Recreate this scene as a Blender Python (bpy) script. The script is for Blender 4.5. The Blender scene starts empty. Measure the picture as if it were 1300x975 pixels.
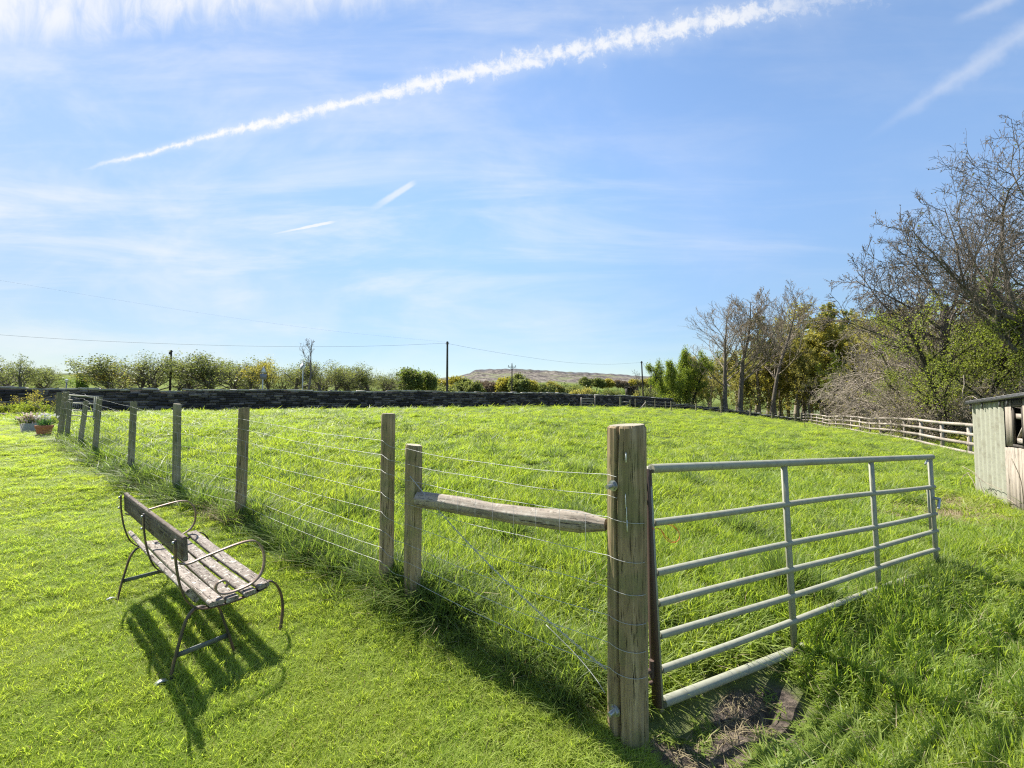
import bpy, math, random
import numpy as np
from mathutils import Vector, Matrix

# ------------------------------------------------------------------ camera, world, sun, exposure
sc = bpy.context.scene
COL = sc.collection
F_PX, PITCH, EYE = 510.0, math.radians(2.3), 1.5
cam_d = bpy.data.cameras.new('camera')
cam_d.sensor_width = 36.0
cam_d.lens = F_PX / 1300.0 * 36.0
cam_d.clip_start, cam_d.clip_end = 0.05, 9000.0
cam = bpy.data.objects.new('camera', cam_d)
cam.location = (0, 0, EYE)
cam.rotation_euler = (math.radians(90) + PITCH, 0, 0)
COL.objects.link(cam)
sc.camera = cam

SUN_EL = math.radians(52.5)
SUN_AZ = math.radians(-47.0)          # clockwise from +Y: the sun stands ahead and to the left
sun_d = bpy.data.lights.new('sun', 'SUN')
sun_d.energy = 4.6
sun_d.angle = math.radians(0.53)
sun_d.color = (1.0, 0.95, 0.86)
sun = bpy.data.objects.new('sun', sun_d)
sdir = Vector((math.sin(SUN_AZ) * math.cos(SUN_EL), math.cos(SUN_AZ) * math.cos(SUN_EL), math.sin(SUN_EL)))
sun.rotation_euler = sdir.to_track_quat('Z', 'Y').to_euler()
sun.location = sdir * 50
COL.objects.link(sun)

sc.view_settings.view_transform = 'Standard'
sc.view_settings.look = 'None'
sc.view_settings.exposure = 1.25
sc.view_settings.gamma = 1.0
sc.view_settings.use_curve_mapping = False
sc.cycles.max_bounces = 7
sc.cycles.diffuse_bounces = 2
sc.cycles.transmission_bounces = 5
sc.cycles.transparent_max_bounces = 6
sc.cycles.use_denoising = False
sc.cycles.filter_width = 1.2
sc.cycles.sample_clamp_indirect = 6.0
SKY_STRENGTH = 0.101
CLOUD_WHITE = 4.2
SKY_LOW, SKY_SUNSIDE = 0.51, 0.72


def ray(px, py):
    u = (px - 650) / F_PX
    v = (487.5 - py) / F_PX
    return np.array([u, math.cos(PITCH) - v * math.sin(PITCH), math.sin(PITCH) + v * math.cos(PITCH)])


def at(px, py, Y):
    r = ray(px, py)
    return r * (Y / r[1]) + np.array([0, 0, EYE])


def on_plane(px, py, P0, n):
    r = ray(px, py)
    o = np.array([0, 0, EYE])
    return o + r * (np.dot(np.array(P0) - o, n) / np.dot(r, n))


# ---- node helpers
class NT:
    def __init__(s, tree):
        s.t = tree
        s.n = tree.nodes
        s.l = tree.links

    def new(s, typ, **kw):
        x = s.n.new(typ)
        for k, v in kw.items():
            setattr(x, k, v)
        return x

    def set(s, sock, v):
        if isinstance(v, bpy.types.NodeSocket):
            s.l.new(v, sock)
        elif v is not None:
            sock.default_value = v

    def m(s, op, a, b=None, c=None, clamp=False):
        x = s.n.new('ShaderNodeMath')
        x.operation = op
        x.use_clamp = clamp
        s.set(x.inputs[0], a)
        if b is not None:
            s.set(x.inputs[1], b)
        if c is not None:
            s.set(x.inputs[2], c)
        return x.outputs[0]

    def sstep(s, v, lo, hi, a=0.0, b=1.0):
        x = s.n.new('ShaderNodeMapRange')
        x.interpolation_type = 'SMOOTHSTEP'
        s.set(x.inputs[0], v)
        x.inputs[1].default_value = lo
        x.inputs[2].default_value = hi
        x.inputs[3].default_value = a
        x.inputs[4].default_value = b
        return x.outputs[0]

    def lin(s, v, lo, hi, a=0.0, b=1.0):
        x = s.n.new('ShaderNodeMapRange')
        s.set(x.inputs[0], v)
        x.inputs[1].default_value = lo
        x.inputs[2].default_value = hi
        x.inputs[3].default_value = a
        x.inputs[4].default_value = b
        return x.outputs[0]

    def comb(s, x, y, z):
        c = s.n.new('ShaderNodeCombineXYZ')
        s.set(c.inputs[0], x)
        s.set(c.inputs[1], y)
        s.set(c.inputs[2], z)
        return c.outputs[0]

    def noise(s, vec, scale, detail=3, rough=0.5, dist=0.0, col=False):
        x = s.n.new('ShaderNodeTexNoise')
        if vec is not None:
            s.l.new(vec, x.inputs['Vector'])
        x.inputs['Scale'].default_value = scale
        x.inputs['Detail'].default_value = detail
        x.inputs['Roughness'].default_value = rough
        x.inputs['Distortion'].default_value = dist
        return x.outputs['Color' if col else 'Fac']

    def mapping(s, vec, scale=(1, 1, 1), rot=(0, 0, 0), loc=(0, 0, 0)):
        x = s.n.new('ShaderNodeMapping')
        s.l.new(vec, x.inputs[0])
        x.inputs['Location'].default_value = loc
        x.inputs['Rotation'].default_value = rot
        x.inputs['Scale'].default_value = scale
        return x.outputs[0]

    def mix(s, f, a, b, mode='MIX'):
        x = s.n.new('ShaderNodeMix')
        x.data_type = 'RGBA'
        x.blend_type = mode
        s.set(x.inputs[0], f)
        for sock, v in ((x.inputs[6], a), (x.inputs[7], b)):
            if isinstance(v, (tuple, list)):
                v = tuple(v) + (1.0,) if len(v) == 3 else tuple(v)
            s.set(sock, v)
        return x.outputs[2]

    def ramp(s, f, stops):
        x = s.n.new('ShaderNodeValToRGB')
        s.l.new(f, x.inputs[0])
        e = x.color_ramp.elements
        while len(e) < len(stops):
            e.new(0.5)
        for k, (p, c) in enumerate(stops):
            e[k].position = p
            e[k].color = tuple(c) + (1.0,) if len(c) == 3 else c
        return x.outputs[0]


def build_world():
    w = bpy.data.worlds.new('World')
    sc.world = w
    w.use_nodes = True
    t = NT(w.node_tree)
    t.n.clear()
    out = t.new('ShaderNodeOutputWorld')
    bg = t.new('ShaderNodeBackground')
    bg.inputs['Strength'].default_value = SKY_STRENGTH
    t.l.new(bg.outputs[0], out.inputs[0])
    sky = t.new('ShaderNodeTexSky', sky_type='NISHITA')
    sky.sun_disc = False
    sky.sun_elevation = SUN_EL
    sky.sun_rotation = SUN_AZ
    sky.altitude = 200
    sky.air_density = 1.0
    sky.dust_density = 0.0
    sky.ozone_density = 2.0
    tc = t.new('ShaderNodeTexCoord')
    D = tc.outputs['Generated']
    sep = t.new('ShaderNodeSeparateXYZ')
    t.l.new(D, sep.inputs[0])
    x, y, z = sep.outputs
    yy = t.m('MAXIMUM', y, 0.05)
    u = t.m('DIVIDE', x, yy)
    v = t.m('DIVIDE', z, yy)
    front = t.sstep(y, 0.06, 0.2)

    def uv(px, py):
        r = ray(px, py)
        return r[0] / r[1], r[2] / r[1]
    mask = None

    def add(mk):
        nonlocal mask
        if mask is None:
            mask = mk
        else:  # screen
            mask = t.m('SUBTRACT', 1.0, t.m('MULTIPLY', t.m('SUBTRACT', 1.0, mask), t.m('SUBTRACT', 1.0, mk)))

    UV = t.comb(u, v, 0.0)
    # long main contrail, thin and sharp at its young end, wide and combed into teeth at its old end
    pts = [uv(*p) for p in ((105, 217), (150, 203), (300, 163), (450, 127), (600, 95), (750, 60), (900, 26), (1050, -2))]
    c2, c1, c0 = np.polyfit([p[0] for p in pts], [p[1] for p in pts], 2)
    line = t.m('ADD', t.m('MULTIPLY', t.m('ADD', t.m('MULTIPLY', u, float(c2)), float(c1)), u), float(c0))
    nz = t.noise(t.mapping(UV, (9, 9, 1)), 1.0, 2, 0.5)
    wob = t.m('MULTIPLY', t.m('SUBTRACT', nz, 0.5), 0.022)
    dist = t.m('ADD', t.m('SUBTRACT', v, line), wob)
    wid = t.lin(u, -1.05, 0.35, 0.006, 0.042)
    # teeth: ribs across the trail
    tee = t.noise(t.mapping(UV, (46, 15, 1), (0, 0, math.radians(-26))), 1.0, 4, 0.62, 0.5)
    puff = t.noise(t.mapping(UV, (30, 30, 1)), 1.0, 6, 0.7, 0.4)
    swell = t.noise(t.mapping(UV, (7, 7, 1), (0, 0, 0), (4.2, 1.3, 0)), 1.0, 3, 0.6)
    wid = t.m('MULTIPLY', wid, t.lin(swell, 0.3, 0.7, 0.55, 1.30))
    q = t.m('DIVIDE', t.m('ABSOLUTE', dist), wid)
    q = t.m('ADD', q, t.m('MULTIPLY', t.m('SUBTRACT', tee, 0.5), 1.4))
    q = t.m('ADD', q, t.m('MULTIPLY', t.m('SUBTRACT', puff, 0.5), 3.3))
    body = t.sstep(q, 1.05, -0.15)
    fade = t.m('MULTIPLY', t.sstep(u, -1.13, -0.93, 0.0, 1.0), t.sstep(u, 0.5, 0.86, 1.0, 0.35))
    m1 = t.m('MULTIPLY', t.m('MULTIPLY', body, fade), t.m('MULTIPLY', t.lin(u, -0.6, 0.3, 0.95, 0.82), t.sstep(t.noise(t.mapping(UV, (17, 17, 1)), 1.0, 5, 0.7), 0.30, 0.52, 0.55, 1.0)))
    add(m1)
    # soft glow of vapour round it
    halo = t.sstep(t.m('DIVIDE', t.m('ABSOLUTE', dist), wid), 2.2, 0.3)
    add(t.m('MULTIPLY', t.m('MULTIPLY', halo, fade), 0.16))

    # bright cirrus bank along the top left
    edge = t.lin(u, -1.3, 0.25, uv(0, 45)[1], uv(760, -30)[1])
    e2 = t.noise(t.mapping(UV, (14, 7, 1), (0, 0, math.radians(35))), 1.0, 5, 0.62, 0.6)
    e3 = t.noise(t.mapping(UV, (4, 3, 1)), 1.0, 3, 0.5)
    b = t.m('ADD', t.m('SUBTRACT', v, edge), t.m('MULTIPLY', t.m('SUBTRACT', e2, 0.5), 0.10))
    b = t.m('ADD', b, t.m('MULTIPLY', t.m('SUBTRACT', e3, 0.5), 0.10))
    bank = t.m('MULTIPLY', t.sstep(b, -0.06, 0.06), t.sstep(u, 0.45, -0.75, 0.0, 1.0))
    bank = t.m('MULTIPLY', bank, t.sstep(e2, 0.22, 0.66, 0.30, 1.0))
    add(t.m('MULTIPLY', bank, 0.8))
    # thin veil streaks, mostly left and low
    s1 = t.noise(t.mapping(UV, (1.1, 7.0, 1), (0, 0, math.radians(4))), 1.0, 6, 0.6, 0.5)
    s2 = t.noise(t.mapping(UV, (2.4, 4.0, 1), (0, 0, math.radians(-12)), (3.1, 1.7, 0)), 1.0, 5, 0.6, 0.4)
    veil = t.m('MULTIPLY', t.sstep(s1, 0.42, 0.78), t.sstep(u, 1.1, -0.5, 0.25, 1.0))
    veil = t.m('MULTIPLY', veil, t.m('MULTIPLY', t.sstep(v, 0.03, 0.2), t.sstep(v, 0.75, 0.4, 0.35, 1.0)))
    add(t.m('MULTIPLY', veil, 0.72))
    veil2 = t.m('MULTIPLY', t.sstep(s2, 0.38, 0.85), t.sstep(u, 0.9, -1.0, 0.15, 1.0))
    add(t.m('MULTIPLY', veil2, 0.5))
    # the low left sky is bright and milky
    add(t.m('MULTIPLY', t.m('MULTIPLY', t.sstep(u, 0.7, -1.4), t.sstep(v, -0.1, 1.0, 0.25, 0.25)), 0.6))

    # short thin trails
    def trail(p, q_, w0, w1, amt, soft=0.3, nsc=30):
        (u0, v0), (u1, v1) = uv(*p), uv(*q_)
        L = math.hypot(u1 - u0, v1 - v0)
        dx, dy = (u1 - u0) / L, (v1 - v0) / L
        a = t.m('ADD', t.m('MULTIPLY', t.m('SUBTRACT', u, u0), dx), t.m('MULTIPLY', t.m('SUBTRACT', v, v0), dy))
        bb = t.m('ADD', t.m('MULTIPLY', t.m('SUBTRACT', u, u0), -dy), t.m('MULTIPLY', t.m('SUBTRACT', v, v0), dx))
        wd = t.lin(a, 0, L, w0, w1)
        n_ = t.noise(t.mapping(UV, (nsc, nsc, 1)), 1.0, 3, 0.6)
        qq = t.m('ADD', t.m('DIVIDE', t.m('ABSOLUTE', bb), wd), t.m('MULTIPLY', t.m('SUBTRACT', n_, 0.5), 1.5))
        k = t.m('MULTIPLY', t.sstep(qq, 1.05, 0.6 - 0.35 * soft), t.m('MULTIPLY', t.sstep(a, -0.01, L * 0.55), t.sstep(a, L * 1.06, L * 0.85)))
        add(t.m('MULTIPLY', k, amt))
    trail((342, 298), (426, 281), 0.002, 0.005, 0.75)
    trail((468, 268), (527, 231), 0.013, 0.008, 0.55, 1.2, 14)
    trail((1085, 186), (1350, 8), 0.012, 0.055, 0.30, 2.2, 12)
    trail((1205, 30), (1290, -8), 0.016, 0.036, 0.30, 2.2, 12)

    mask = t.m('MULTIPLY', mask, front)
    # thinner, cleaner air low down than the model's, and less glare on the sun side
    k = t.m('MULTIPLY', t.sstep(z, -0.02, 0.50, SKY_LOW, 1.0), t.sstep(x, -0.95, 0.3, SKY_SUNSIDE, 1.0))
    skyc = t.mix(1.0, sky.outputs[0], t.comb(t.m('MULTIPLY', k, 0.985), t.m('MULTIPLY', k, 1.0), t.m('MULTIPLY', k, 0.985)), 'MULTIPLY')
    mask = t.m('MINIMUM', mask, 1.0)
    col = t.mix(mask, skyc, (CLOUD_WHITE, CLOUD_WHITE * 1.0, CLOUD_WHITE * 1.0))
    t.l.new(col, bg.inputs['Color'])


build_world()

# ------------------------------------------------------------------ mesh helpers
RNG = np.random.default_rng(11)


def mesh_np(name, V, faces):
    """faces: list of (n,k) int arrays"""
    me = bpy.data.meshes.new(name)
    V = np.asarray(V, dtype=np.float32)
    me.vertices.add(len(V))
    me.vertices.foreach_set('co', V.ravel())
    faces = [np.asarray(f, dtype=np.int32) for f in faces if len(f)]
    nl = sum(f.size for f in faces)
    npoly = sum(len(f) for f in faces)
    if npoly:
        me.loops.add(nl)
        me.polygons.add(npoly)
        me.loops.foreach_set('vertex_index', np.concatenate([f.ravel() for f in faces]))
        tot = np.concatenate([np.full(len(f), f.shape[1], np.int32) for f in faces])
        st = np.concatenate([[0], np.cumsum(tot)[:-1]]).astype(np.int32)
        me.polygons.foreach_set('loop_start', st)
        try:
            me.polygons.foreach_set('loop_total', tot)
        except Exception:
            pass
    me.update(calc_edges=True)
    me.validate()
    return me


def unit(v):
    v = np.asarray(v, float)
    return v / max(np.linalg.norm(v), 1e-9)


def catmull(pts, n=6):
    P = np.asarray(pts, float)
    P = np.vstack([2 * P[0] - P[1], P, 2 * P[-1] - P[-2]])
    out = []
    for i in range(1, len(P) - 2):
        for k in range(n):
            t = k / n
            out.append(0.5 * ((2 * P[i]) + (-P[i - 1] + P[i + 1]) * t + (2 * P[i - 1] - 5 * P[i] + 4 * P[i + 1] - P[i + 2]) * t * t
                              + (-P[i - 1] + 3 * P[i] - 3 * P[i + 1] + P[i + 2]) * t ** 3))
    out.append(P[-2])
    return np.array(out)


class MB:
    def __init__(s):
        s.v = []
        s.f = {}
        s.mi = {}
        s.n = 0
        s.cur = 0

    def add(s, V, faces):
        V = np.asarray(V, float)
        s.v.append(V)
        for f in faces:
            f = np.asarray(f)
            if len(f):
                s.f.setdefault(f.shape[1], []).append((f + s.n, s.cur))
        s.n += len(V)

    def box(s, c, size, R=None, jit=0.0):
        hx, hy, hz = np.asarray(size) / 2
        V = np.array([[-hx, -hy, -hz], [hx, -hy, -hz], [hx, hy, -hz], [-hx, hy, -hz], [-hx, -hy, hz], [hx, -hy, hz], [hx, hy, hz], [-hx, hy, hz]])
        if jit:
            V = V + RNG.uniform(-jit, jit, V.shape)
        if R is not None:
            V = V @ np.asarray(R).T
        s.add(V + np.asarray(c), [[[0, 3, 2, 1], [4, 5, 6, 7], [0, 1, 5, 4], [1, 2, 6, 5], [2, 3, 7, 6], [3, 0, 4, 7]]])

    def bar(s, p, q, w, h, up=(0, 0, 1)):
        """box from p to q, w across, h along up"""
        p, q = np.asarray(p, float), np.asarray(q, float)
        d = unit(q - p)
        side = unit(np.cross(up, d))
        u2 = np.cross(d, side)
        R = np.stack([d, side, u2], 1)
        s.box((p + q) / 2, (np.linalg.norm(q - p), w, h), R)

    def sweep(s, path, prof, side_ref=(0, 0, 1), scale=None, caps=True):
        """sweep a closed 2D profile along a path; profile x along `side`, y along normal"""
        P = np.asarray(path, float)
        prof = np.asarray(prof, float)
        k, n = len(prof), len(P)
        T = np.gradient(P, axis=0)
        T /= np.maximum(np.linalg.norm(T, axis=1, keepdims=True), 1e-9)
        ref = np.asarray(side_ref, float)
        S = np.cross(np.broadcast_to(ref, T.shape), T)
        bad = np.linalg.norm(S, axis=1) < 1e-4
        S[bad] = np.cross([1.0, 0.01, 0], T[bad])
        S /= np.linalg.norm(S, axis=1, keepdims=True)
        U = np.cross(T, S)
        sc_ = np.ones(n) if scale is None else np.asarray(scale, float)
        V = P[:, None, :] + (S[:, None, :] * prof[None, :, 0:1] + U[:, None, :] * prof[None, :, 1:2]) * sc_[:, None, None]
        i = np.arange(n - 1)[:, None] * k
        j = np.arange(k)[None, :]
        j2 = (j + 1) % k
        f = np.stack([i + j, i + j2, i + k + j2, i + k + j], -1).reshape(-1, 4)
        fs = [f]
        if caps:
            fs += [np.arange(k)[None, ::-1], (np.arange(k) + (n - 1) * k)[None, :]]
        s.add(V.reshape(-1, 3), fs)

    def tube(s, path, r, k=8, caps=True, ref=(0.13, 0.21, 0.97)):
        P = np.asarray(path, float)
        r = np.broadcast_to(np.asarray(r, float), (len(P),))
        a = np.arange(k) / k * 2 * math.pi
        s.sweep(P, np.stack([np.cos(a), np.sin(a)], 1), ref, r, caps)

    def strap(s, path, w, th, side):
        """flat bar bent in a plane whose normal is `side`: width w along side"""
        P = np.asarray(path, float)
        T = np.gradient(P, axis=0)
        T /= np.maximum(np.linalg.norm(T, axis=1, keepdims=True), 1e-9)
        sd = unit(side)
        N = np.cross(T, sd)
        q = np.array([[-w / 2, -th / 2], [w / 2, -th / 2], [w / 2, th / 2], [-w / 2, th / 2]])
        V = P[:, None, :] + sd[None, None, :] * q[None, :, 0:1] + N[:, None, :] * q[None, :, 1:2]
        n = len(P)
        i = np.arange(n - 1)[:, None] * 4
        j = np.arange(4)[None, :]
        j2 = (j + 1) % 4
        f = np.stack([i + j, i + j2, i + 4 + j2, i + 4 + j], -1).reshape(-1, 4)
        s.add(V.reshape(-1, 3), [f, [[3, 2, 1, 0]], (np.arange(4) + (n - 1) * 4)[None, :]])

    def lathe(s, prof, k=24, c=(0, 0, 0)):
        prof = np.asarray(prof, float)
        a = np.arange(k) / k * 2 * math.pi
        V = np.stack([prof[:, None, 0] * np.cos(a), prof[:, None, 0] * np.sin(a), np.broadcast_to(prof[:, None, 1], (len(prof), k))], -1)
        n = len(prof)
        i = np.arange(n - 1)[:, None] * k
        j = np.arange(k)[None, :]
        j2 = (j + 1) % k
        f = np.stack([i + j, i + j2, i + k + j2, i + k + j], -1).reshape(-1, 4)
        s.add(V.reshape(-1, 3) + np.asarray(c), [f])

    def build(s, name, mat, parent=None, smooth=False, loc=None):
        V = np.concatenate(s.v) if s.v else np.zeros((0, 3))
        fl, ml = [], []
        for k, lst in s.f.items():
            fl.append(np.concatenate([a for a, _ in lst]))
            ml.append(np.concatenate([np.full(len(a), m_, np.int32) for a, m_ in lst]))
        me = mesh_np(name, V, fl)
        mats = mat if isinstance(mat, (list, tuple)) else [mat]
        for m_ in mats:
            me.materials.append(m_)
        if len(mats) > 1:
            me.polygons.foreach_set('material_index', np.concatenate(ml))
        if smooth:
            me.polygons.foreach_set('use_smooth', np.ones(len(me.polygons), bool))
        o = bpy.data.objects.new(name, me)
        COL.objects.link(o)
        if parent is not None:
            o.parent = parent
        if loc is not None:
            o.location = loc
        return o


def auto_smooth(o, ang=40):
    me = o.data
    me.polygons.foreach_set('use_smooth', np.ones(len(me.polygons), bool))
    try:
        me.set_sharp_from_angle(angle=math.radians(ang))
    except Exception:
        pass


def tag(o, label=None, cat=None, group=None, kind=None):
    if label:
        o['label'] = label
    if cat:
        o['category'] = cat
    if group:
        o['group'] = group
    if kind:
        o['kind'] = kind
    return o


def thing(name, label, cat, loc=(0, 0, 0), group=None, rz=0.0):
    o = bpy.data.objects.new(name, None)
    o.empty_display_size = 0.2
    COL.objects.link(o)
    o.location = tuple(float(q) for q in loc)
    o.rotation_euler = (0, 0, rz)
    return tag(o, label, cat, group)


def copy_thing(o, loc, rz=0.0, scale=1.0, label=None, group=None):
    c = o.copy()
    COL.objects.link(c)
    c.location = tuple(float(q) for q in loc)
    c.rotation_euler = (0, 0, rz)
    c.scale = scale if isinstance(scale, tuple) else (scale,) * 3
    if label:
        c['label'] = label
    if group:
        c['group'] = group
    for ch in list(o.children):
        d = ch.copy()
        COL.objects.link(d)
        d.parent = c
        for g in list(ch.children):
            e = g.copy()
            COL.objects.link(e)
            e.parent = d
    return c


# ------------------------------------------------------------------ materials
def mat(name):
    m = bpy.data.materials.new(name)
    m.use_nodes = True
    t = NT(m.node_tree)
    t.n.clear()
    out = t.new('ShaderNodeOutputMaterial')
    b = t.new('ShaderNodeBsdfPrincipled')
    t.l.new(b.outputs[0], out.inputs[0])
    return m, t, b, out


def bump(t, b, h, strength=0.4, dist=0.01):
    x = t.new('ShaderNodeBump')
    x.inputs['Strength'].default_value = strength
    x.inputs['Distance'].default_value = dist
    t.l.new(h, x.inputs['Height'])
    t.l.new(x.outputs[0], b.inputs['Normal'])


def wood_mat(name, c_dark, c_mid, c_light, axis='Z', green=0.0, lichen=0.0, scale=1.0, cracks=0.9):
    m, t, b, out = mat(name)
    tc = t.new('ShaderNodeTexCoord').outputs['Object']
    st = {'Z': (14, 14, 0.9), 'X': (0.9, 14, 14), 'Y': (14, 0.9, 14)}[axis]
    st = tuple(q * scale for q in st)
    g = t.noise(t.mapping(tc, st), 2.0, 6, 0.65, 0.4)
    g2 = t.noise(t.mapping(tc, tuple(q * 3.5 for q in st)), 2.0, 4, 0.6, 0.2)
    big = t.noise(tc, 3.0 * scale, 4, 0.6)
    c = t.ramp(g, [(0.25, c_dark), (0.5, c_mid), (0.75, c_light)])
    c = t.mix(t.sstep(g2, 0.40, 0.30), c, tuple(q * 0.35 for q in c_dark))
    c = t.mix(t.m('MULTIPLY', t.sstep(big, 0.45, 0.75), 0.55), c, tuple(q * 0.6 for q in c_mid))
    if green:
        gn = t.noise(tc, 5.0, 4, 0.6)
        c = t.mix(t.m('MULTIPLY', t.sstep(gn, 0.42, 0.66), green), c, (0.12, 0.15, 0.055))
    if lichen:
        v1 = t.noise(tc, 55.0, 3, 0.7)
        c = t.mix(t.m('MULTIPLY', t.sstep(v1, 0.56, 0.64), lichen), c, (0.03, 0.027, 0.022))
        v2 = t.noise(t.mapping(tc, (1, 1, 1), (0, 0, 0), (7, 3, 1)), 40.0, 3, 0.7)
        c = t.mix(t.m('MULTIPLY', t.sstep(v2, 0.57, 0.64), lichen), c, (0.62, 0.60, 0.52))
    rn = t.new('ShaderNodeObjectInfo').outputs['Random']
    vv = t.lin(rn, 0.0, 1.0, 0.80, 1.16)
    c = t.mix(1.0, c, t.comb(vv, vv, t.m('MULTIPLY', vv, 0.99)), 'MULTIPLY')
    t.l.new(c, b.inputs['Base Color'])
    b.inputs['Roughness'].default_value = 0.88
    b.inputs['Specular IOR Level'].default_value = 0.25
    h = t.m('ADD', t.m('MULTIPLY', g, 0.5), t.m('MULTIPLY', t.sstep(g2, 0.42, 0.28, 0, -1.0), cracks))
    bump(t, b, h, 0.85, 0.009)
    return m


def metal_mat(name, col, rough=0.5, metallic=0.0, rust=0.0, rust_col=(0.13, 0.055, 0.03), nscale=9.0, dirt=0.25):
    m, t, b, out = mat(name)
    tc = t.new('ShaderNodeTexCoord').outputs['Object']
    n = t.noise(tc, nscale, 6, 0.65)
    n2 = t.noise(tc, nscale * 5, 4, 0.6)
    c = t.mix(t.m('MULTIPLY', t.sstep(n2, 0.45, 0.75), dirt), col, tuple(q * 0.55 for q in col))
    if rust:
        k = t.m('MULTIPLY', t.sstep(n, 0.60 - 0.25 * rust, 0.75 - 0.25 * rust), min(1.0, rust * 1.4))
        c = t.mix(k, c, rust_col)
    t.l.new(c, b.inputs['Base Color'])
    b.inputs['Roughness'].default_value = rough
    b.inputs['Metallic'].default_value = metallic
    bump(t, b, n2, 0.15, 0.002)
    return m


def leaf_mat(name, col, col2, trans=0.45, rough=0.45, tcol=None, vary=0.35, attr=True, patch=None, spec=0.10):
    """two-sided thin leaf or blade: reflects col..col2, lets a yellower light through"""
    m, t, b, out = mat(name)
    oi = t.new('ShaderNodeObjectInfo')
    f = oi.outputs['Random']
    if attr:
        a = t.new('ShaderNodeAttribute', attribute_name='tone')
        f = t.m('ADD', t.m('MULTIPLY', a.outputs['Fac'], 0.6), t.m('MULTIPLY', f, 0.4))
    c = t.mix(f, col, col2)
    if patch:
        geo = t.new('ShaderNodeNewGeometry')
        pn = t.noise(geo.outputs['Position'], patch[0], 4, 0.6)
        c = t.mix(t.m('MULTIPLY', t.sstep(pn, 0.40, 0.68), patch[1]), c, patch[2])
    t.l.new(c, b.inputs['Base Color'])
    b.inputs['Roughness'].default_value = rough
    b.inputs['Specular IOR Level'].default_value = spec
    tr = t.new('ShaderNodeBsdfTranslucent')
    tm = tcol or (1.7, 1.9, 0.7)
    tcx = t.mix(1.0, c, tm, 'MULTIPLY')
    t.l.new(tcx, tr.inputs['Color'])
    mx = t.new('ShaderNodeMixShader')
    mx.inputs[0].default_value = trans
    t.l.new(b.outputs[0], mx.inputs[1])
    t.l.new(tr.outputs[0], mx.inputs[2])
    t.l.new(mx.outputs[0], out.inputs[0])
    return m


M = {}
M['post'] = wood_mat('weathered_post_wood', (0.12, 0.088, 0.05), (0.29, 0.215, 0.125), (0.48, 0.38, 0.25), 'Z', green=0.5, scale=1.25)
M['post_far'] = wood_mat('grey_post_wood', (0.13, 0.11, 0.075), (0.27, 0.23, 0.155), (0.40, 0.35, 0.25), 'Z', green=0.6)
M['post_end'] = wood_mat('sawn_post_top', (0.24, 0.21, 0.15), (0.36, 0.32, 0.24), (0.46, 0.42, 0.33), 'X', scale=2.0)
M['brace'] = wood_mat('silver_brace_wood', (0.16, 0.125, 0.10), (0.34, 0.29, 0.235), (0.50, 0.44, 0.37), 'X', lichen=0.35)
M['crack'] = wood_mat('crack_dark_wood', (0.02, 0.016, 0.012), (0.03, 0.024, 0.018), (0.05, 0.04, 0.03), 'Z')
M['bench_wood'] = wood_mat('lichened_bench_wood', (0.13, 0.105, 0.088), (0.25, 0.215, 0.185), (0.38, 0.34, 0.30), 'Y', lichen=0.85, scale=1.4)
M['bench_back'] = wood_mat('dark_bench_back_wood', (0.07, 0.055, 0.045), (0.14, 0.11, 0.09), (0.26, 0.22, 0.18), 'Y', lichen=0.25)
M['iron'] = metal_mat('rusty_bench_iron', (0.06, 0.05, 0.045), 0.55, 0.2, rust=0.6, rust_col=(0.17, 0.10, 0.06))
M['iron_bare'] = metal_mat('worn_bench_arm_iron', (0.26, 0.20, 0.16), 0.42, 0.35, rust=0.5, rust_col=(0.20, 0.12, 0.075))
M['gate'] = metal_mat('pale_sage_gate_paint', (0.295, 0.295, 0.222), 0.6, 0.0, rust=0.36, rust_col=(0.22, 0.20, 0.14), nscale=6, dirt=0.5)
M['rust'] = metal_mat('rust_steel', (0.085, 0.055, 0.04), 0.85, 0.0, rust=0.5, rust_col=(0.08, 0.04, 0.03))
M['bar_iron'] = metal_mat('grey_green_bar_iron', (0.13, 0.145, 0.135), 0.6, 0.1, rust=0.35)
M['galv'] = metal_mat('galvanised_steel', (0.42, 0.43, 0.43), 0.38, 0.75, dirt=0.3)
M['wire'] = metal_mat('galvanised_wire', (0.42, 0.42, 0.40), 0.5, 0.3, dirt=0.3)
M['black_wire'] = metal_mat('black_cable', (0.02, 0.02, 0.025), 0.6)
M['rail'] = wood_mat('pale_paddock_rail', (0.22, 0.18, 0.15), (0.38, 0.33, 0.28), (0.50, 0.45, 0.39), 'X', scale=0.6)
M['plank'] = wood_mat('bleached_shed_plank', (0.22, 0.185, 0.145), (0.34, 0.295, 0.24), (0.45, 0.405, 0.345), 'Z', scale=1.0)
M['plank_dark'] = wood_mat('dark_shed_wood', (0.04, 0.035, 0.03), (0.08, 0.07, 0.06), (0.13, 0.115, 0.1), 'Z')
M['sheet'] = metal_mat('pale_green_sheet_steel', (0.345, 0.345, 0.27), 0.6, 0.0, rust=0.45, rust_col=(0.24, 0.225, 0.165), nscale=3.5, dirt=0.45)
M['roof_edge'] = metal_mat('dark_roof_sheet', (0.10, 0.10, 0.10), 0.6, 0.1)
M['terracotta'] = metal_mat('terracotta_clay', (0.42, 0.16, 0.09), 0.85, 0.0, dirt=0.4)
M['trough'] = metal_mat('grey_stone_trough', (0.33, 0.31, 0.29), 0.9, 0.0, dirt=0.5)
M['soil'] = metal_mat('dark_bed_soil', (0.035, 0.027, 0.02), 0.95, 0.0)
M['orange'] = metal_mat('orange_twine', (0.72, 0.17, 0.05), 0.7, 0.0, dirt=0.2)
M['sign_white'] = metal_mat('white_sign_face', (0.72, 0.72, 0.70), 0.5, 0.0, dirt=0.1)
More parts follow.
